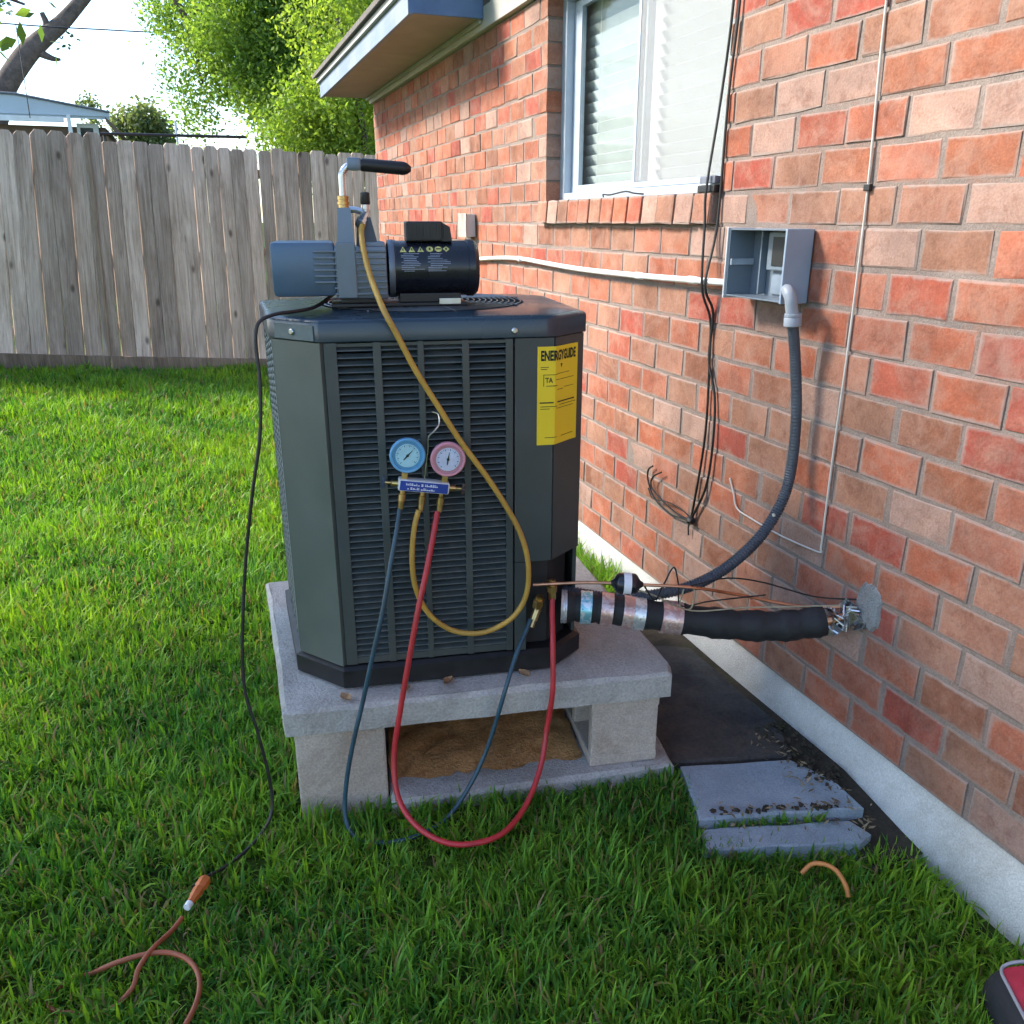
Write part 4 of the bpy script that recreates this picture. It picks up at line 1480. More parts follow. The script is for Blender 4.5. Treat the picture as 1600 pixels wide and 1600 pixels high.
sy2.v = [(p[0], p[1] * 1.012, CZ - .004 + (p[2] - CZ + .004) * 1.012) for p in sy2.v]
sy2.build('symbol_mark', M_INK, motor)

# ------------------------------------------------------------------ manifold gauge set
M_GBLUE = mat('gauge_blue', (0.13, 0.36, 0.62), 0.3, var=0.08, scale=10)
M_GRED = mat('gauge_red', (0.62, 0.27, 0.34), 0.3, var=0.08, scale=10)
M_DIALB = mat('dial_blue', (0.50, 0.76, 0.88), 0.4, var=0.12, scale=40)
M_DIALR = mat('dial_pink', (0.70, 0.68, 0.86), 0.4, var=0.12, scale=40)
mg = thing('manifold_gauges', 'manifold with blue and red round gauges hooked on the louvres', 'gauge set', L(0.372, 0.055, 0.86), TURN)
TL = R(8.5)                                             # hangs a little crooked
KR = Matrix.Rotation(TL, 4, 'Y')


def K(x_, y_, z_):
    return KR @ Vector((x_, y_, z_))


mb = MB()
mb.bbox((-0.062, -0.018, 0.020), (0.062, 0.014, 0.049), 0.005, KR)
man = mb.build('manifold_body', M_WHITE, mg, True)
MB().bbox((-0.058, -0.0195, 0.0225), (0.058, -0.0175, 0.0465), 0.0008, KR).build('blue_label', mat('label_blue', (0.015, 0.045, 0.28), 0.4), man)
tx_ = MB()
for row, (zz_, n_) in enumerate(((0.0385, 15), (0.0285, 13))):
    x_ = -0.044 + .004 * row
    for k in range(n_):
        w_ = rnd.choice([.0035, .0045, .006])
        h_ = rnd.choice([.004, .0055, .0055])
        tx_.box((x_, -0.0202, zz_ - .002), (x_ + w_ - .0012, -0.0198, zz_ - .002 + h_ * .45), KR)
        if rnd.random() < .7:
            tx_.box((x_, -0.0202, zz_ - .002 + h_ * .6), (x_ + w_ - .0018, -0.0198, zz_ - .002 + h_), KR)
        x_ += w_ + (.0028 if rnd.random() < .2 else 0)
tx_.build('label_lettering', M_WHITE, man)
for sx_, mbz, mdl, ang, lab_ in ((-1, M_GBLUE, M_DIALB, R(45), 'blue-rimmed gauge'), (1, M_GRED, M_DIALR, R(78), 'red-rimmed gauge')):
    cx_, cz_ = sx_ * 0.0485, 0.110
    cpt = K(cx_, 0.004, cz_)
    ga = MB()
    ga.lathe([(0, .034), (.008, .040), (.020, .0425), (.027, .0425), (.030, .040), (.0295, .036), (.024, .035)], cpt, (0, -1, 0), 40)
    ga = ga.build('gauge', mbz, mg, True)
    ga['label'] = lab_
    MB().lathe([(0, .0352), (.0008, .0352)], cpt + Vector((0, -.0245, 0)), (0, -1, 0), 40).build('dial_rim', mbz, ga)
    MB().lathe([(0, .0285), (.0008, .0285)], cpt + Vector((0, -.0258, 0)), (0, -1, 0), 36).build('dial', mdl, ga)
    tk = MB()
    for k in range(28):
        a = R(-45) + R(270) * k / 27
        dd = Vector((math.cos(a), 0, math.sin(a)))
        q = Vector((-dd.z, 0, dd.x)) * (.0005 if k % 3 else .0009)
        r0, r1 = (.0235 if k % 3 else .0215), .0262
        tk.add([cpt + dd * r0 - q + Vector((0, -.0268, 0)), cpt + dd * r1 - q + Vector((0, -.0268, 0)), cpt + dd * r1 + q + Vector((0, -.0268, 0)), cpt + dd * r0 + q + Vector((0, -.0268, 0))], [(0, 1, 2, 3)])
    tk.build('dial_marks', mat('mark_blue', (0.08, 0.14, 0.30), 0.5), ga)
    dd = Vector((math.cos(ang), 0, math.sin(ang)))
    q = Vector((-dd.z, 0, dd.x))
    nd = MB()
    o_ = cpt + Vector((0, -.0275, 0))
    nd.add([o_ - dd * .014 - q * .0010, o_ - dd * .014 + q * .0010, o_ + dd * .018 + q * .0003, o_ + dd * .018 - q * .0003, o_ + q * .002, o_ - q * .002], [(0, 1, 4, 5), (5, 4, 2, 3)])
    nd.lathe([(0, .0035), (.002, .003)], o_ + Vector((0, .0006, 0)), (0, -1, 0), 12)
    nd.build('needle', M_INK, ga)
    MB().lathe([(0, .0295), (.0006, .0405)], cpt + Vector((0, -.0302, 0)), (0, 1, 0), 36)
    MB().lathe([(0, .0355), (.0012, .0355)], cpt + Vector((0, -.0296, 0)), (0, -1, 0), 36).build('lens', M_GLASS, ga)
    MB().bbox((cx_ - .007, -.010, .048), (cx_ + .007, .006, .071), .002, KR).build('gauge_stem', M_BRASS, ga)
    kn = MB()
    kn.lathe([(0, .009), (.016, .008), (.018, .0045), (.034, .0045)], K(sx_ * .062, -.002, .034), KR.to_3x3() @ Vector((sx_, 0, 0)), 10)
    kn.build('valve_stem', M_BRASS, mg, True)
    kn = MB()
    kn.bbox((sx_ * .097 - .004, -.008, .020), (sx_ * .097 + .004, .004, .050), .003, KR)
    kn.bbox((sx_ * .097 - .0035, -.014, .031), (sx_ * .097 + .0035, .010, .039), .003, KR)
    kn.build('valve_knob', mat('knob_' + ('blue' if sx_ < 0 else 'red'), (0.03, 0.05, 0.09) if sx_ < 0 else (0.05, 0.03, 0.035), 0.4), mg, True)
for px_ in (-0.049, 0.0, 0.046):
    f_ = MB()
    f_.lathe([(0, .0065), (.012, .0065), (.013, .009), (.030, .009), (.031, .0078), (.050, .0072)], K(px_, -.002, .021), KR.to_3x3() @ Vector((0, 0, -1)), 10)
    f_.build('hose_fitting', M_BRASS, mg, True)
hk = curve([K(0, -.002, .049), K(0, -.002, .075), K(0.0, -.002, .125), K(-.002, -.004, .155), K(.010, -.004, .172), K(.020, .000, .190), K(.016, .008, .210), K(.002, .020, .212), K(.0, .030, .204)], 6)
MB().tube(hk, 0.0018, 6).build('hook', M_STEEL, mg, True)

# ------------------------------------------------------------------ hoses
M_HY = mat('hose_yellow', (0.46, 0.27, 0.045), 0.45, var=0.15, scale=25, dirt=(0.24, 0.15, 0.05), dirt_amt=0.4)
M_HR = mat('hose_red', (0.42, 0.022, 0.030), 0.4, var=0.15, scale=25, dirt=(0.22, 0.03, 0.03), dirt_amt=0.4)
M_HB = mat('hose_blue', (0.018, 0.060, 0.090), 0.4, var=0.2, scale=25, dirt=(0.04, 0.05, 0.06), dirt_amt=0.4)
pts = [(0.272, 0.232, 1.494), (0.266, 0.215, 1.476), (0.268, 0.175, 1.435), (0.280, 0.12, 1.375), (0.302, 0.045, 1.312), (0.332, 0.034, 1.250), (0.368, 0.030, 1.175), (0.418, 0.03, 1.088), (0.467, 0.03, 1.005), (0.528, 0.03, 0.915), (0.575, 0.03, 0.837), (0.612, 0.028, 0.762),
       (0.632, 0.026, 0.680), (0.628, 0.026, 0.595), (0.596, 0.028, 0.535), (0.540, 0.03, 0.500), (0.484, 0.03, 0.494), (0.425, 0.034, 0.512), (0.374, 0.036, 0.562), (0.346, 0.036, 0.635), (0.341, 0.038, 0.715), (0.350, 0.044, 0.790), (0.3625, 0.0485, 0.833)]
MB().tube(curve(Ls_(pts), 8), 0.0068, 12).top('yellow_hose', M_HY, 'yellow hose looping from the pump down to the gauge manifold', 'hose', 'charging hoses', True)
pts = [(0.4085, 0.050, 0.826), (0.396, 0.03, 0.780), (0.374, 0.0, 0.700), (0.345, -0.025, 0.595), (0.315, -0.04, 0.460), (0.290, -0.05, 0.340), (0.268, -0.06, 0.215), (0.270, -0.100, 0.125), (0.305, -0.165, 0.084), (0.368, -0.222, 0.067), (0.440, -0.240, 0.063),
       (0.522, -0.220, 0.067), (0.594, -0.150, 0.086), (0.648, -0.075, 0.140), (0.672, -0.035, 0.220), (0.688, -0.03, 0.335), (0.694, 0.00, 0.450), (0.704, 0.055, 0.530), (0.708, 0.070, 0.556)]
MB().tube(curve(Ls_(pts), 8), 0.0072, 12).top('red_hose', M_HR, 'red hose hanging in a long loop onto the grass before the stand', 'hose', 'charging hoses', True)
pts = [(0.317, 0.052, 0.838), (0.306, 0.03, 0.790), (0.284, 0.0, 0.705), (0.260, -0.02, 0.600), (0.228, -0.03, 0.480), (0.200, -0.035, 0.370), (0.168, -0.045, 0.255), (0.144, -0.055, 0.145), (0.136, -0.075, 0.060), (0.158, -0.11, 0.020), (0.220, -0.135, 0.012),
       (0.310, -0.130, 0.014), (0.390, -0.100, 0.030), (0.452, -0.065, 0.085), (0.500, -0.045, 0.165), (0.532, -0.038, 0.255), (0.562, -0.03, 0.355), (0.600, 0.01, 0.435), (0.634, 0.045, 0.485), (0.647, 0.058, 0.505)]
MB().tube(curve(Ls_(pts), 8), 0.0060, 12).top('blue_hose', M_HB, 'dark blue hose dropping into the grass and rising to the lower valve', 'hose', 'charging hoses', True)
# pump power cord
pts = [(0.19, 0.33, 1.325), (0.150, 0.20, 1.308), (0.110, 0.14, 1.304), (0.060, 0.10, 1.301), (0.026, 0.082, 1.285), (0.016, 0.075, 1.240), (0.018, 0.065, 1.160), (0.008, 0.055, 1.040), (-0.020, 0.05, 0.910), (-0.046, 0.05, 0.780), (-0.068, 0.045, 0.640), (-0.084, 0.03, 0.500),
       (-0.086, 0.015, 0.390), (-0.066, 0.0, 0.290), (-0.052, -0.01, 0.190), (-0.046, -0.02, 0.110), (-0.055, -0.045, 0.055), (-0.095, -0.10, 0.030), (-0.15, -0.16, 0.026), (-0.19, -0.20, 0.036), (-0.215, -0.230, 0.040)]
pc = thing('pump_power_cord', 'black power cord draped from the pump down beside the unit', 'cord', L(-0.05, 0, 0))
o_ = pc.location
mb = MB().tube([p - o_ for p in curve(Ls_(pts), 8)], 0.0043, 8)
mb.build('cord', M_BLACK, pc, True)

# ------------------------------------------------------------------ orange extension cord
M_ORANGE = mat('cord_orange', (0.27, 0.065, 0.024), 0.5, var=0.15, scale=25, dirt=(0.20, 0.08, 0.04), dirt_amt=0.5)
ec = thing('extension_cord', 'orange extension cord coiled in the grass at lower left', 'cord', (-0.24, 1.5, 0.0))
o_ = Vector(ec.location)
strand_a = [(-0.192, 1.590, 0.058), (-0.215, 1.562, 0.054), (-0.250, 1.520, 0.060), (-0.276, 1.485, 0.052), (-0.292, 1.462, 0.026), (-0.34, 1.44, 0.010), (-0.40, 1.455, 0.014), (-0.44, 1.48, 0.010),
            (-0.45, 1.52, 0.010), (-0.41, 1.545, 0.012), (-0.370, 1.535, 0.024), (-0.320, 1.525, 0.044), (-0.262, 1.516, 0.054), (-0.215, 1.498, 0.058), (-0.175, 1.458, 0.060),
            (-0.158, 1.405, 0.056), (-0.172, 1.352, 0.044), (-0.215, 1.300, 0.030), (-0.28, 1.24, 0.03)]
MB().tube([p - o_ for p in curve(strand_a, 8)], 0.0054, 10).build('cord', M_ORANGE, ec, True)
pa, pb = Vector((-0.140, 1.685, 0.066)), Vector((-0.182, 1.612, 0.062))
d_ = (pb - pa).normalized()
MB().lathe([(0, .010), (.004, .0135), (.026, .0140), (.030, .0115), (.036, .0130), (.052, .0110), (.060, .009), (.070, .008)], pa - o_, d_, 6).build('plug', mat('plug_orange', (0.50, 0.13, 0.03), 0.5, var=0.15, scale=30), ec, True)
MB().lathe([(0, .0088), (.014, .0080)], pb - o_ - d_ * .012, d_, 12).build('plug_collar', M_WHITE, ec, True)
MB().tube(curve([(1.226, 1.294, -0.012), (1.250, 1.290, 0.012), (1.272, 1.272, 0.020), (1.286, 1.246, 0.018), (1.290, 1.216, 0.000), (1.288, 1.20, -.02)], 8), 0.0058, 10).top(
    'bent_pipe_stub', mat('copper_orange', (0.55, 0.20, 0.05), 0.45, var=0.15, scale=30), 'short bent orange tube lying in the grass near the wall', 'tube', None, True)
CORDS = [p for p in curve(strand_a, 5) if p.z > .036] + [pa.lerp(pb, k / 5) for k in range(6)]

# ------------------------------------------------------------------ refrigerant lines
M_FOAM = mat('foam_insulation', (0.014, 0.015, 0.018), 0.7, var=0.3, scale=60, bmp=0.35, bdist=0.003)
lp = [(0.83, 1.893, 0.505), (0.90, 1.862, 0.503), (0.974, 1.828, 0.497), (1.119, 1.764, 0.480), (1.263, 1.699, 0.466), (1.38, 1.647, 0.468), (1.475, 1.606, 0.486)]
sl = thing('suction_line', 'thick black foam-wrapped pipe with foil tapes running to the wall', 'pipe', (1.12, 1.76, 0.44))
o_ = Vector(sl.location)
cp = curve(lp, 10)
rr = [0.0415 + 0.0022 * math.sin(i * 0.9) + 0.0015 * math.sin(i * 2.3) for i in range(len(cp))]
MB().tube([p - o_ for p in cp], rr, 18).build('insulation', M_FOAM, sl, True)
MB().tube([p - o_ for p in curve([(1.41, 1.635, 0.470), (1.48, 1.60, 0.487), (1.56, 1.565, 0.512)], 6)], 0.012, 10).build('copper_pipe', M_COPPER, sl, True)


def print_mat(name, a, b, c3, sc_=60):
    m, t, bs, _ = nt(name)
    v = objvec(t)
    vo = node(t, 'ShaderNodeTexVoronoi')
    vo.inputs['Scale'].default_value = sc_
    t.links.new(v, vo.inputs['Vector'])
    n = noise(t, v, sc_ * .8, 4, .6, 1.0)
    c = mixc(t, ramp(t, n.outputs['Fac'], [(.45, (0, 0, 0)), (.52, (1, 1, 1))]).outputs[0], a, b)
    c = mixc(t, ramp(t, vo.outputs['Distance'], [(.12, (1, 1, 1)), (.2, (0, 0, 0))]).outputs[0], c, c3)
    t.links.new(c, bs.inputs['Base Color'])
    bs.inputs['Metallic'].default_value = 0.55
    bs.inputs['Roughness'].default_value = 0.32
    bump(t, bs, n.outputs['Fac'], 0.4, 0.002)
    return m


TB = print_mat('tape_blue', (0.72, 0.78, 0.82), (0.25, 0.55, 0.65), (0.08, 0.20, 0.32))
TP = print_mat('tape_pink', (0.72, 0.55, 0.52), (0.60, 0.36, 0.33), (0.65, 0.62, 0.62))
TS = print_mat('tape_silver', (0.75, 0.76, 0.78), (0.55, 0.56, 0.58), (0.30, 0.30, 0.30))
tot = len(cp) - 1
for a, b, m_ in ((0.00, 0.035, TS), (0.115, 0.180, TB), (0.240, 0.305, TP), (0.345, 0.378, TP), (0.3785, 0.410, TS), (0.455, 0.510, TP)):
    i0, i1 = a * tot, b * tot
    q = []
    for k in range(7):
        f_ = i0 + (i1 - i0) * k / 6
        j = min(int(f_), tot - 1)
        q.append(cp[j].lerp(cp[j + 1], f_ - j))
    MB().tube([p - o_ for p in q], [0.0462 + 0.0008 * math.sin(k * 2.1) for k in range(7)], 20).build('tape_wrap', m_, sl, True)
mb = MB()                                             # crumpled foil where the pipe enters the wall
for k in range(26):
    c_ = Vector((1.485 + .060 * rnd.random(), 0, 0))
    t_ = (c_.x - 1.43) / .12
    c_ = Vector((c_.x, 1.625 - .058 * t_ + rnd.uniform(-.03, .03), .475 + .035 * t_ + rnd.uniform(-.03, .035)))
    mb.bbox((-.016, -.014, -.002), (.016, .014, .002), .001, Matrix.Translation(c_ - o_) @ Euler((rnd.uniform(0, 6), rnd.uniform(0, 6), rnd.uniform(0, 6))).to_matrix().to_4x4())
mb.build('crumpled_foil', M_STEEL, sl)
M_PUTTY = stained_mat('wall_patch', (0.20, 0.21, 0.22), (0.30, 0.30, 0.30), 14, (0.26, 0.19, 0.16), bmp=0.9)
mb = MB()
n = 18
n = 26
ring = []
for k in range(n):
    ca, sa = math.cos(2 * math.pi * k / n), math.sin(2 * math.pi * k / n)
    q_ = (abs(ca) ** 4 + abs(sa) ** 4) ** -0.25
    ring.append((ca * q_ * .046 * rnd.uniform(.78, 1.12), sa * q_ * .068 * rnd.uniform(.8, 1.1)))
mb.v = [(W + .004, 1.535 + a, .545 + b) for a, b in ring] + [(W - .006, 1.535 + a * .85, .545 + b * .85) for a, b in ring]
mb.f = [(i, (i + 1) % n, n + (i + 1) % n, n + i) for i in range(n)] + [tuple(range(n, 2 * n)), tuple(range(n - 1, -1, -1))]
mb.top('wall_patch', M_PUTTY, 'grey mortar patch around the pipe hole in the brick wall', 'patch')
ll = thing('liquid_line', 'thin copper line with black filter drier above the foam-wrapped pipe', 'pipe', (1.1, 1.76, 0.55))
o_ = Vector(ll.location)
lq = curve([(0.735, 1.862, 0.597), (0.85, 1.815, 0.605), (0.93, 1.778, 0.607), (1.0, 1.751, 0.603), (1.12, 1.711, 0.594), (1.26, 1.700, 0.556), (1.42, 1.648, 0.520), (1.56, 1.574, 0.528)], 8)
MB().tube([p - o_ for p in lq], 0.0045, 8).build('copper_tube', M_COPPER, ll, True)
ax = Vector((0.07, -0.028, -0.003)).normalized()
dr = MB().lathe([(0, .006), (.008, .012), (.014, .024), (.020, .028), (.062, .028), (.068, .024), (.076, .011), (.084, .006)], Vector((0.922, 1.783, 0.607)) - o_, ax, 20).build('filter_drier', M_BLACKG, ll, True)
MB().lathe([(0, .0288), (.020, .0288)], Vector((0.922, 1.783, 0.607)) + ax * .032 - o_, ax, 20).build('label', mat('paper_label', (0.72, 0.74, 0.80), 0.6, var=0.06), dr)
bc = MB()
for k in range(4):
    bc.lathe([(0, .0292), (.011, .0292)], Vector((0.922, 1.783, 0.607)) + ax * .037 - o_, ax, 20) if False else None
for k, w_ in enumerate((.0014, .0008, .0018, .001)):
    for q in range(3):
        a0 = R(-68 + k * 7 + q)
        e1 = ax.cross(Vector((0, 0, 1))).normalized()
        e2 = e1.cross(ax).normalized()
        s0 = Vector((0.922, 1.783, 0.607)) + ax * .036 - o_
        nn = lambda a_: (-e1 * math.cos(a_) * 1 + e2 * math.sin(a_)) if e1.y > 0 else (e1 * math.cos(a_) + e2 * math.sin(a_))
        bc.add([s0 + nn(a0) * .0292, s0 + ax * .013 + nn(a0) * .0292, s0 + ax * .013 + nn(a0 + R(1.2)) * .0292, s0 + nn(a0 + R(1.2)) * .0292], [(0, 1, 2, 3)])
bc.build('bar_code', M_INK, dr)
# loose low-voltage wires by the lines
tw = thing('control_wires', 'loose thin wires sagging round the copper line by the wall', 'cable', (1.15, 1.72, 0.5))
o_ = Vector(tw.location)
M_TAN = mat('wire_tan', (0.34, 0.29, 0.20), 0.6)
for pts_, m_ in (([(0.93, 1.80, .595), (1.02, 1.75, .575), (1.10, 1.735, .530), (1.16, 1.72, .515), (1.27, 1.69, .520), (1.40, 1.64, .525), (1.55, 1.575, .535)], M_TAN),
                 ([(1.00, 1.752, .605), (1.03, 1.74, .560), (1.05, 1.735, .600), (1.075, 1.73, .650), (1.09, 1.725, .600), (1.10, 1.72, .540), (1.18, 1.71, .545), (1.33, 1.675, .555)], M_BLACK),
                 ([(1.12, 1.71, .60), (1.22, 1.70, .610), (1.33, 1.69, .585), (1.46, 1.64, .545), (1.555, 1.585, .545)], M_BLACK),
                 ([(1.10, 1.715, .59), (1.09, 1.71, .545), (1.125, 1.71, .535), (1.13, 1.71, .595)], M_TAN)):
    MB().tube([p - o_ for p in curve(pts_, 6)], 0.0022, 6).build('wire', m_, tw, True)

# ------------------------------------------------------------------ fittings on the wall
M_BOX = mat('box_grey', (0.16, 0.20, 0.25), 0.42, 0.15, var=0.1, scale=8, dirt=(0.12, 0.13, 0.14), dirt_amt=0.4)
M_BOXL = mat('box_light', (0.50, 0.52, 0.55), 0.5, 0.1, var=0.08, scale=8)
db = thing('disconnect_box', 'open grey electrical disconnect box fixed to the brick wall', 'electrical box', (W - .002, 2.04, 1.29))
# local: x out of the wall is negative, y along the wall, z up; box 0.30 long, 0.20 high, 0.10 deep
bx_ = MB()
D_, ya_, yb_, zh = 0.088, -0.125, 0.135, 0.190
bx_.bbox((-.004, ya_, 0), (0.0, yb_, zh), .001)
bx_.bbox((-D_, yb_ - .004, 0.001), (-.0045, yb_, zh - .001), .001)
bx_.bbox((-D_, ya_ + .0045, 0.001), (-.0045, yb_ - .0045, .005), .001)
bx_.bbox((-D_, ya_ + .0045, zh - .005), (-.0045, yb_ - .0045, zh - .001), .001)
shell = bx_.build('box_shell', M_BOX, db)
MB().bbox((-D_ - .006, yb_ + .001, -.006), (-.002, yb_ + .007, zh + .002), .002).build('flange', M_BOXL, db)
MB().bbox((-D_ - .002, ya_ - .004, -.002), (-.0045, ya_ + .0035, zh), .002).build('side_plate', mat('plate_grey', (0.27, 0.34, 0.44), 0.62, 0.0, var=0.1, scale=8), db)
MB().bbox((-.026, ya_ + .030, .078), (-.006, ya_ + .160, zh - .008), .003).build('pull_out_frame', M_BOX, db)
MB().bbox((-.0285, ya_ + .044, .090), (-.0265, ya_ + .136, zh - .022), .001).build('socket', M_BLACK, db)
MB().bbox((-D_ + .004, yb_ - .013, .088), (-.006, yb_ - .005, .106), .002).build('terminal_bar', mat('bar_grey', (0.30, 0.34, 0.40), 0.5), db)
MB().bbox((-.030, .058, .010), (-.006, .064, zh - .008), .001).build('divider', M_BOX, db)
MB().bbox((-.012, ya_ + .012, .012), (-.006, ya_ + .150, .070), .002).build('back_cover', mat('cover_grey', (0.20, 0.25, 0.31), 0.5, 0.1), db)
# grey elbow and flexible conduit
fc = thing('flexible_conduit', 'dark grey corrugated conduit curving from the box elbow to the unit', 'conduit', (1.46, 1.85, 0.5))
o_ = Vector(fc.location)
M_ELB = mat('elbow_grey', (0.27, 0.30, 0.35), 0.45, var=0.08, scale=10)
M_COND = mat('conduit_dark', (0.055, 0.065, 0.085), 0.42, var=0.15, scale=20)
MB().tube([p - o_ for p in curve([(1.475, 1.910, 1.325), (1.462, 1.885, 1.322), (1.462, 1.872, 1.305), (1.466, 1.869, 1.28), (1.47, 1.867, 1.262)], 6)], 0.0165, 14).build('elbow', M_ELB, fc, True)
MB().lathe([(0, .0225), (.006, .0235), (.010, .022), (.012, .0235), (.032, .0235), (.034, .020)], Vector((1.471, 1.867, 1.268)) - o_, (0.06, 0, -1), 14).build('lock_nut', M_ELB, fc, True)
wp = curve([(1.472, 1.867, 1.245), (1.492, 1.865, 1.148), (1.505, 1.852, 1.009), (1.503, 1.842, 0.866), (1.476, 1.830, 0.760), (1.40, 1.812, 0.666), (1.28, 1.785, 0.600), (1.17, 1.785, 0.560), (1.05, 1.815, 0.535), (0.96, 1.87, 0.520), (0.86, 1.96, 0.52)], 60)
rr = []
for i in range(len(wp)):
    k = min(1, max(0.25, (i - 150) / 90))
    rr.append(0.0150 + 0.0012 * k * (1 if i % 4 < 2 else -1))
MB().tube([p - o_ for p in wp], rr, 14).build('conduit', M_COND, fc, True)
sc_i = 265
MB().lathe([(0, .0055), (.003, .004)], wp[sc_i] - o_ + Vector((-.012, -.010, .004)), (-.75, -.6, .1), 10).build('strap_screw', M_STEEL, fc)
# white PVC pipe along the wall with a small junction box at its far end
pv = thing('white_conduit', 'white plastic pipe running along the brick wall into the grey box', 'conduit', (W - .03, 3.5, 1.28))
o_ = Vector(pv.location)
pq = curve([(W - .022, 4.90, 1.285), (W - .022, 4.45, 1.310), (W - .022, 4.09, 1.320), (W - .024, 3.70, 1.312), (W - .026, 3.33, 1.306), (W - .028, 2.78, 1.310), (W - .030, 2.185, 1.322)], 6)
MB().tube([p - o_ for p in pq], 0.0105, 12).build('pipe', M_WHITE, pv, True)
for yy, zz_ in ((4.09, 1.320), (2.83, 1.309), (2.46, 1.316)):
    MB().lathe([(0, .0128), (.05, .0128)], Vector((W - .0265, yy - .025, zz_)) - o_, (0, 1, 0), 12).build('coupling', M_WHITE, pv, True)
MB().tube([p - o_ for p in curve([(W - .022, 4.885, 1.284), (W - .022, 4.945, 1.286), (W - .022, 4.965, 1.31), (W - .022, 4.965, 1.41)], 6)], 0.0125, 12).build('riser', M_WHITE, pv, True)
jb = thing('junction_box', 'small grey junction box on the brick wall behind the pump', 'electrical box', (W - .002, 4.965, 1.412))
MB().bbox((-.055, -.075, 0), (-.001, .075, .125), .004).build('box_body', M_BOXL, jb)
MB().bbox((-.061, -.080, -.004), (-.0555, .080, .129), .002).build('cover', mat('cover_tan', (0.36, 0.31, 0.28), 0.5), jb)
# black cables
bcab = thing('black_cables', 'pair of black cables hanging down the brick wall and tied at the bottom', 'cable', (W - .02, 2.38, 0.49))
o_ = Vector(bcab.location)
X_ = W - .008
c1 = [(X_, 2.375, 2.43), (X_, 2.375, 2.10), (X_, 2.402, 1.856), (X_ - .028, 2.403, 1.60), (X_ - .028, 2.398, 1.49), (X_ - .036, 2.375, 1.30), (X_, 2.370, 1.20), (X_, 2.355, 1.074), (X_, 2.346, 0.817), (X_ - .004, 2.378, 0.556), (X_ - .006, 2.390, 0.499)]
c2 = [(X_, 2.343, 2.43), (X_, 2.343, 2.10), (X_, 2.363, 1.851), (X_ - .002, 2.368, 1.491), (X_ - .036, 2.358, 1.31), (X_, 2.356, 1.22), (X_, 2.359, 1.073), (X_, 2.308, 0.955), (X_ - .002, 2.294, 0.808), (X_ - .003, 2.312, 0.647), (X_ - .006, 2.384, 0.502)]
for c_ in (c1, c2):
    MB().tube([p - o_ for p in curve(c_, 8)], 0.0042, 8).build('cable', M_BLACK, bcab, True)
for c_, r_ in (([(X_, 2.392, .499), (X_ - .006, 2.46, .485), (X_ - .008, 2.54, .480), (X_ - .01, 2.64, .505), (X_ - .01, 2.695, .560), (X_ - .008, 2.70, .600), (X_ - .006, 2.672, .622)], .0036),
               ([(X_, 2.392, .495), (X_ - .004, 2.50, .495), (X_ - .006, 2.61, .515), (X_ - .012, 2.665, .545), (X_ - .012, 2.655, .585), (X_ - .01, 2.60, .618)], .0032),
               ([(X_, 2.40, .505), (X_ - .004, 2.47, .52), (X_ - .006, 2.56, .515), (X_ - .01, 2.65, .500), (X_ - .01, 2.69, .53)], .0024),
               ([(X_, 2.393, .50), (X_ - .004, 2.400, .472), (X_ - .004, 2.396, .440)], .003)):
    MB().tube([p - o_ for p in curve(c_, 7)], r_, 7).build('cable_tail', M_BLACK, bcab, True)
mb = MB()
mb.lathe([(0, .010), (.012, .016), (.026, .013), (.034, .007)], Vector((X_ - .006, 2.372, .500)) - o_, (0, 1, 0), 8)
mb.build('tie', M_BLACK, bcab, True)
# thin white wire
ww = thing('white_wire', 'thin pale wire hanging straight down the wall right of the box', 'cable', (W, 1.75, 0.6))
o_ = Vector(ww.location)
M_WIRE = mat('wire_pale', (0.50, 0.47, 0.44), 0.5, var=0.1)
MB().tube([p - o_ for p in curve([(W - .005, 1.752, 2.43), (W - .005, 1.756, 1.976), (W - .005, 1.737, 1.576), (W - .006, 1.731, 1.214), (W - .006, 1.734, 0.925), (W - .006, 1.733, 0.632)], 8)], 0.0030, 7).build('wire', M_WIRE, ww, True)
MB().tube([p - o_ for p in curve([(W - .005, 1.733, 0.634), (W - .006, 1.735, 0.625), (W - .005, 1.80, .618), (W - .006, 1.916, 0.613), (W - .006, 2.06, .617), (W - .006, 2.135, 0.626), (W - .005, 2.163, 0.669), (W - .005, 2.19, 0.712)], 6)], 0.0026, 7).build('wire_tail', M_WIRE, ww, True)
MB().bbox((-.012, -.010, -.008), (-.001, .010, .008), .002, Matrix.Translation(Vector((W, 1.735, 1.576)) - o_)).build('clip', M_BLACK, ww)
# small sensor on the sill and a bit of wire
se = thing('window_sensor', 'small dark box standing on the right end of the brick sill', 'sensor', (W - .012, 2.425, 1.584))
MB().bbox((-.014, -.048, .0), (.026, .048, .022), .003).build('sensor_base', M_BLACK, se)
MB().bbox((-.012, -.046, .026), (.020, .040, .048), .003).build('sensor_cap', mat('sensor_grey', (0.13, 0.14, 0.18), 0.4), se)
MB().box((-.013, -.030, .0225), (.018, .034, .0257)).build('light_strip', M_WHITE, se)
MB().tube(curve([(W + .03, 3.27, 1.592), (W + .01, 3.23, 1.600), (W + .0, 3.15, 1.596), (W + .02, 3.06, 1.606), (W + .02, 2.99, 1.598), (W + .04, 2.95, 1.594)], 6), 0.0032, 6).top(
    'wire_scrap', M_BLACK, 'short black wire scrap lying on the brick sill', 'wire', None, True)

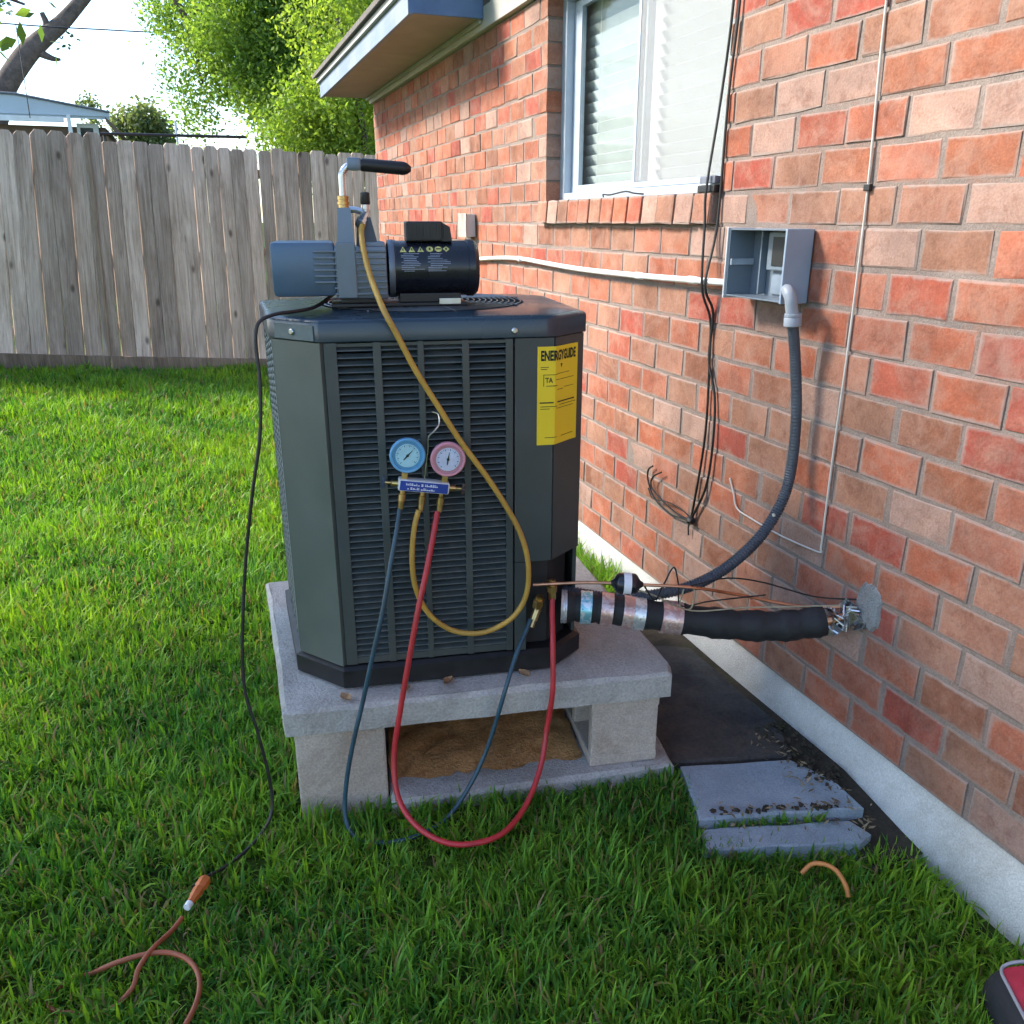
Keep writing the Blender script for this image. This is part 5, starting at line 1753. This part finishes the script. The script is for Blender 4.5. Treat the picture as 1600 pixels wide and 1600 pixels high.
# ------------------------------------------------------------------ red and black bag, cut off by the frame at lower right
M_BAGB = mat('bag_black', (0.016, 0.017, 0.022), 0.7, var=0.3, scale=80, bmp=0.4, bdist=.002)
M_BAGR = mat('bag_red', (0.42, 0.028, 0.055), 0.42, var=0.15, scale=30)
M_PIPING = mat('bag_piping', (0.34, 0.33, 0.36), 0.5, var=0.1)
bagz = -26
bag = thing('tool_bag', 'red and black tool bag on the grass at the lower right edge', 'bag', (1.372, 0.742, -0.048), R(bagz))
# local: long side along y, rounded top
pr = [(-0.085, 0.0), (-0.088, 0.06), (-0.078, 0.105), (-0.045, 0.128), (0.0, 0.135), (0.045, 0.128), (0.078, 0.105), (0.088, 0.06), (0.085, 0.0)]
mb = MB()
ysx = [(-.17, .90), (-.15, .98), (0, 1.0), (.11, .98), (.128, .90), (.134, .7)]
for y_, s_ in ysx:
    mb.v += [(p[0] * s_, y_, max(0.004, p[1] * s_)) for p in pr]
k = len(pr)
for i in range(len(ysx) - 1):
    for j in range(k - 1):
        mb.f.append((i * k + j, i * k + j + 1, (i + 1) * k + j + 1, (i + 1) * k + j))
    mb.f.append((i * k + k - 1, i * k, (i + 1) * k, (i + 1) * k + k - 1))
mb.f += [tuple(range(k)), tuple(range(len(mb.v) - 1, len(mb.v) - k - 1, -1))]
bb_ = mb.build('bag_body', M_BAGB, bag, True)
sb = bb_.modifiers.new('soft', 'SUBSURF')
sb.levels = sb.render_levels = 2
mb = MB()
pr2 = [(-0.062, 0.1235), (-0.045, 0.1325), (-0.02, 0.139), (0.02, 0.140), (0.05, 0.1315), (0.062, 0.124)]
for y_ in (-.16, -.10, 0.0, .08, .112):
    s_ = 1.0 if y_ < .1 else .96
    mb.v += [(p[0] * s_, y_, p[1] * (1.0 if y_ < .1 else .985) + .004 * math.sin(y_ * 40)) for p in pr2]
for i in range(4):
    for j in range(5):
        mb.f.append((i * 6 + j, i * 6 + j + 1, (i + 1) * 6 + j + 1, (i + 1) * 6 + j))
mb.build('red_panel', M_BAGR, bag, True)
mb = MB()
mb.tube(curve([(-.064, -.16, .125), (-.066, -.05, .125), (-.066, .06, .124), (-.058, .112, .120), (-.02, .124, .130), (.03, .122, .130), (.062, .108, .120), (.066, .0, .125), (.064, -.16, .125)], 6), .0035, 7)
mb.build('piping', M_PIPING, bag, True)

# ------------------------------------------------------------------ dead leaves and litter
M_DEAD = mat('dead_leaf', (0.30, 0.17, 0.085), 0.8, var=0.35, scale=60)
for (u_, v_, z_, lab_) in ((0.31, 0.045, .337, 'pale curled dead leaf on the slab below the unit, left of the red hose'), (0.425, 0.062, .337, 'pale curled dead leaf on the slab right of the red hose'),
                           (0.63, 0.060, .337, 'curled dead leaf on the slab near the blue hose'), (0.155, 0.030, .337, 'dark dead leaf on the slab below the lighter corner panel')):
    mb = MB()
    a_ = rnd.uniform(0, 6)
    for k in range(5):
        t_ = k / 4 - .5
        w_ = .012 * (1 - (2 * t_) ** 2) + .0015
        mb.v += [(t_ * .036, -w_, .004 + .010 * t_ * t_ + .006 * abs(w_ / .012)), (t_ * .036, 0, .001 + .016 * t_ * t_), (t_ * .036, w_, .004 + .010 * t_ * t_ + .007)]
    for k in range(4):
        for j in range(2):
            mb.f.append((k * 3 + j, k * 3 + j + 1, k * 3 + j + 4, k * 3 + j + 3))
    r_ = Matrix.Rotation(a_, 4, 'Z')
    mb.v = [tuple(L(u_, v_, z_) + (r_ @ Vector(p))) for p in mb.v]
    mb.top('dead_leaf', M_DEAD, lab_, 'leaf', 'dead leaves on the slab')
nL = 170
P = np.zeros((nL, 3))
k = nrg.random(nL)
P[:, 0] = 1.40 + .12 * nrg.random(nL) - .05 * k
P[:, 1] = 1.33 + .42 * k + nrg.normal(size=nL) * .03
far_ = nrg.random(nL) < .3
P[far_, 0] = 1.13 + .35 * nrg.random(far_.sum())
P[far_, 1] = 1.44 + nrg.normal(size=far_.sum()) * .03 - (P[far_, 0] - 1.3) * .25
P[:, 2] = .040 + .010 * nrg.random(nL)
low_ = P[:, 1] < 1.49 - (P[:, 0] - 1.062) * .265 + .004
P[low_, 2] -= .020
P[:, 0] = np.minimum(P[:, 0], 1.545)
u_ = nrg.normal(size=(nL, 3)) * np.array([1, 1, .25])
u_ /= np.linalg.norm(u_, axis=1)[:, None]
w_ = np.cross(u_, np.array([0, 0, 1.]) + nrg.normal(size=(nL, 3)) * .3)
s_ = nrg.uniform(.008, .034, nL)[:, None]
wd_ = nrg.uniform(.001, .0042, nL)[:, None]
V = np.stack([P - u_ * s_ * .5, P + w_ * wd_, P + u_ * s_ * .5, P - w_ * wd_], 1).reshape(-1, 3)
V[:, 2] = np.maximum(V[:, 2], np.repeat(np.where(low_, .016, .036), 4))
kk = nrg.random((nL, 1))
T = np.repeat(np.array([.09, .055, .03]) * (1 - kk) + np.array([.34, .27, .17]) * kk, 4, 0)
lit = bpy.data.objects.new('leaf_litter', np_mesh('leaf_litter', V, np.arange(4 * nL), np.arange(0, 4 * nL, 4), leaf_mat('litter', 0.1, .8), T))
col.objects.link(lit)
tag(lit, 'dry clippings and leaf litter on the paving by the footing', 'litter', None, 'stuff')

# ------------------------------------------------------------------ grass
M_GRASS = leaf_mat('grass_blade', 0.42, 0.6)


def inside(px, py, poly):
    c_ = np.zeros(len(px), bool)
    n_ = len(poly)
    for i in range(n_):
        x0, y0 = poly[i]
        x1, y1 = poly[(i + 1) % n_]
        cr = ((y0 > py) != (y1 > py)) & (px < (x1 - x0) * (py - y0) / (y1 - y0 + 1e-12) + x0)
        c_ ^= cr
    return c_


def lp_(pts_):
    return [tuple(L(a, b, 0).xy) for a, b in pts_]


HOLES = [lp_([(0.0, 0.0), (0.26, 0.0), (0.26, -0.03), (1.055, -0.012), (1.06, .75), (0.0, .62)]),
         [(1.095, 1.74), (1.06, 1.50), (1.05, 1.445), (1.40, 1.35), (1.48, 1.36), (1.56, 1.40), (1.56, 2.75), (1.25, 2.55)]]
BAGP = [tuple((Vector((1.372, 0.742, 0)) + Matrix.Rotation(R(bagz), 3, 'Z') @ Vector((a, b, 0))).xy) for a, b in ((-.09, -.18), (.09, -.18), (.09, .135), (-.09, .135))]
HOLES.append(BAGP)
zones = [  # y0, y1, x0, x1, blades per m2, width, length, segments
    (0.45, 1.7, -1.1, 1.56, 23000, 0.0050, 0.060, 3),
    (1.7, 2.9, -1.6, 1.56, 18000, 0.0055, 0.062, 3),
    (2.9, 4.6, -2.4, 1.56, 11500, 0.0066, 0.066, 2),
    (4.6, 6.8, -3.4, 1.56, 6500, 0.0080, 0.074, 2),
    (6.8, 9.22, -4.6, 2.6, 4600, 0.0105, 0.078, 2)]
CP = np.array([tuple(p)[:2] for p in CORDS] + [tuple(p.xy) for p in curve(Ls_([(.27, -.115, 0), (.305, -.18, 0), (.368, -.24, 0), (.44, -.258, 0), (.522, -.238, 0), (.594, -.168, 0), (.645, -.09, 0)]), 6)] + [(1.256, 1.28), (1.275, 1.26), (1.285, 1.23)])


def wave(x, y):
    return 0.5 + 0.2 * np.sin(x * 5.1 + 1.3 * np.sin(y * 3.7)) + 0.18 * np.sin(y * 6.3 + 1.7 * np.sin(x * 4.4 + 2)) + 0.12 * np.sin(x * 13.1 + y * 11.3)


AV, AL, AS, AT = [], [], [], []
nv = 0
nl = 0
for (ya, yb, xa, xb, dens, bw, bl, seg) in zones:
    n_ = int((yb - ya) * (xb - xa) * dens)
    # tufts: blades gathered round tuft centres
    nt_ = n_ // 7
    tx = nrg.uniform(xa, xb, nt_)
    ty = nrg.uniform(ya, yb, nt_)
    ti = nrg.integers(0, nt_, n_)
    sp = 0.012 if seg == 3 else 0.022
    px = tx[ti] + nrg.normal(size=n_) * sp
    py = ty[ti] + nrg.normal(size=n_) * sp
    keep = (px < W - .012) | (py > 7.75)
    keep &= (py < 9.24) & ~((px > W + .004) & (py < 7.76))
    for h_ in HOLES:
        keep &= ~inside(px, py, h_)
    # soil strip along the footing stays thin except in the near lawn
    strip = (px > 1.44) & (py > 1.30) & (py < 2.7)
    keep &= ~strip
    px, py, ti = px[keep], py[keep], ti[keep]
    if ya < 1:
        ej = nrg.random(150)
        ex = np.concatenate([1.10 + .30 * ej, 1.075 + .05 * nrg.random(120)])
        ey = np.concatenate([1.490 - .265 * (1.10 + .30 * ej - 1.10) + nrg.normal(size=150) * .008, 1.52 + .22 * nrg.random(120)])
        px, py = np.concatenate([px, ex]), np.concatenate([py, ey])
        ti = np.concatenate([ti, nrg.integers(0, nt_, 270)])
    n_ = len(px)
    pz = g(px, py) - 0.004
    pz = np.where(inside(px, py, HOLES[1]), .006, pz)
    tl = nrg.uniform(.65, 1.3, nt_)[ti]
    wv = wave(px, py)
    ln_ = bl * tl * nrg.uniform(.55, 1.25, n_) * (0.75 + .5 * wv)
    d2 = np.full(n_, 9.0)
    if ya < 2.0:
        for c_ in CP:
            d2 = np.minimum(d2, (px - c_[0]) ** 2 + (py - c_[1]) ** 2)
        # shorter where a cord presses the blades down, chiefly on the side towards the viewer
        ln_ *= np.where(d2 < .028 ** 2, .55, np.where(d2 < .05 ** 2, .8, 1))
    ln_ *= np.where(inside(px, py, HOLES[1]), .62, 1)
    ln_ *= np.where((px > 1.40) & (py > 2.5) & (py < 4.4), 1.7, 1)        # uncut tuft against the footing
    taz = nrg.uniform(0, 2 * np.pi, nt_)[ti]
    az = taz + nrg.normal(size=n_) * .9
    lean = np.clip(nrg.normal(.38, .24, n_), .02, 1.15)
    flat = nrg.random(n_) < .10
    lean[flat] += .6
    dx, dy = np.cos(az), np.sin(az)
    wa = az + np.pi / 2 + nrg.normal(size=n_) * .5
    wx, wy = np.cos(wa), np.sin(wa)
    hw = bw * .5 * nrg.choice([.6, .85, 1.0, 1.25, 1.8], n_)
    base = np.stack([px, py, pz], 1)
    W3 = np.stack([wx, wy, np.zeros(n_)], 1)
    rows = []
    for s in range(seg):
        t_ = s / seg
        ang = lean * (.35 + 1.0 * t_)
        off = ln_ * t_
        c_ = base + np.stack([dx * np.sin(ang) * off, dy * np.sin(ang) * off, np.cos(ang) * off], 1)
        wk = (hw * (1 - .55 * t_ ** 1.5))[:, None]
        rows += [c_ - W3 * wk, c_ + W3 * wk]
    ang = lean * 1.45
    tip = base + np.stack([dx * np.sin(ang) * ln_, dy * np.sin(ang) * ln_, np.maximum(np.cos(ang), .05) * ln_], 1)
    rows.append(tip)
    nr = len(rows)
    V = np.stack(rows, 1)
    AV.append(V.reshape(-1, 3))
    ids = nv + np.arange(n_)[:, None] * nr
    for s in range(seg - 1):
        AL.append((ids + np.array([2 * s, 2 * s + 1, 2 * s + 3, 2 * s + 2])[None]).astype(np.int64))
    AL.append((ids + np.array([2 * seg - 2, 2 * seg - 1, 2 * seg])[None]).astype(np.int64))
    k = np.clip(nrg.normal(.5, .28, n_) + (wv - .5) * .6 + (nrg.random(nt_)[ti] - .5) * .5, 0, 1)[:, None]
    ct = np.array([.046, .190, .024]) * (1 - k) + np.array([.230, .430, .034]) * k
    dr_ = (0.5 + 0.5 * np.sin(px * 2.3 + 1.9 * np.sin(py * 1.7 + .6)) * np.sin(py * 2.9 + .8))[:, None]
    ct = ct * (np.array([.80, .90, 1.15]) * (1 - dr_) + np.array([1.25, 1.08, .85]) * dr_)
    yel = (nrg.random(n_) < .07)[:, None]
    ct = np.where(yel, np.array([.24, .22, .07]), ct)
    dry = (nrg.random(n_) < .022 + .05 * np.clip(.45 - wv, 0, 1) * 3)[:, None]
    ct = np.where(dry, np.array([.30, .23, .12]), ct)
    AT.append(np.repeat(ct, nr, 0))
    nv += n_ * nr
loops = np.concatenate([a.ravel() for a in AL])
sizes = np.concatenate([np.full(len(a), a.shape[1]) for a in AL])
starts = np.concatenate([[0], np.cumsum(sizes)[:-1]])
gm = np_mesh('grass', np.concatenate(AV), loops, starts, M_GRASS, np.concatenate(AT))
go = bpy.data.objects.new('grass', gm)
col.objects.link(go)
tag(go, 'thick green lawn grass round the stand and up to the fence', 'grass', None, 'stuff')
print('grass verts', nv, 'polys', len(starts))
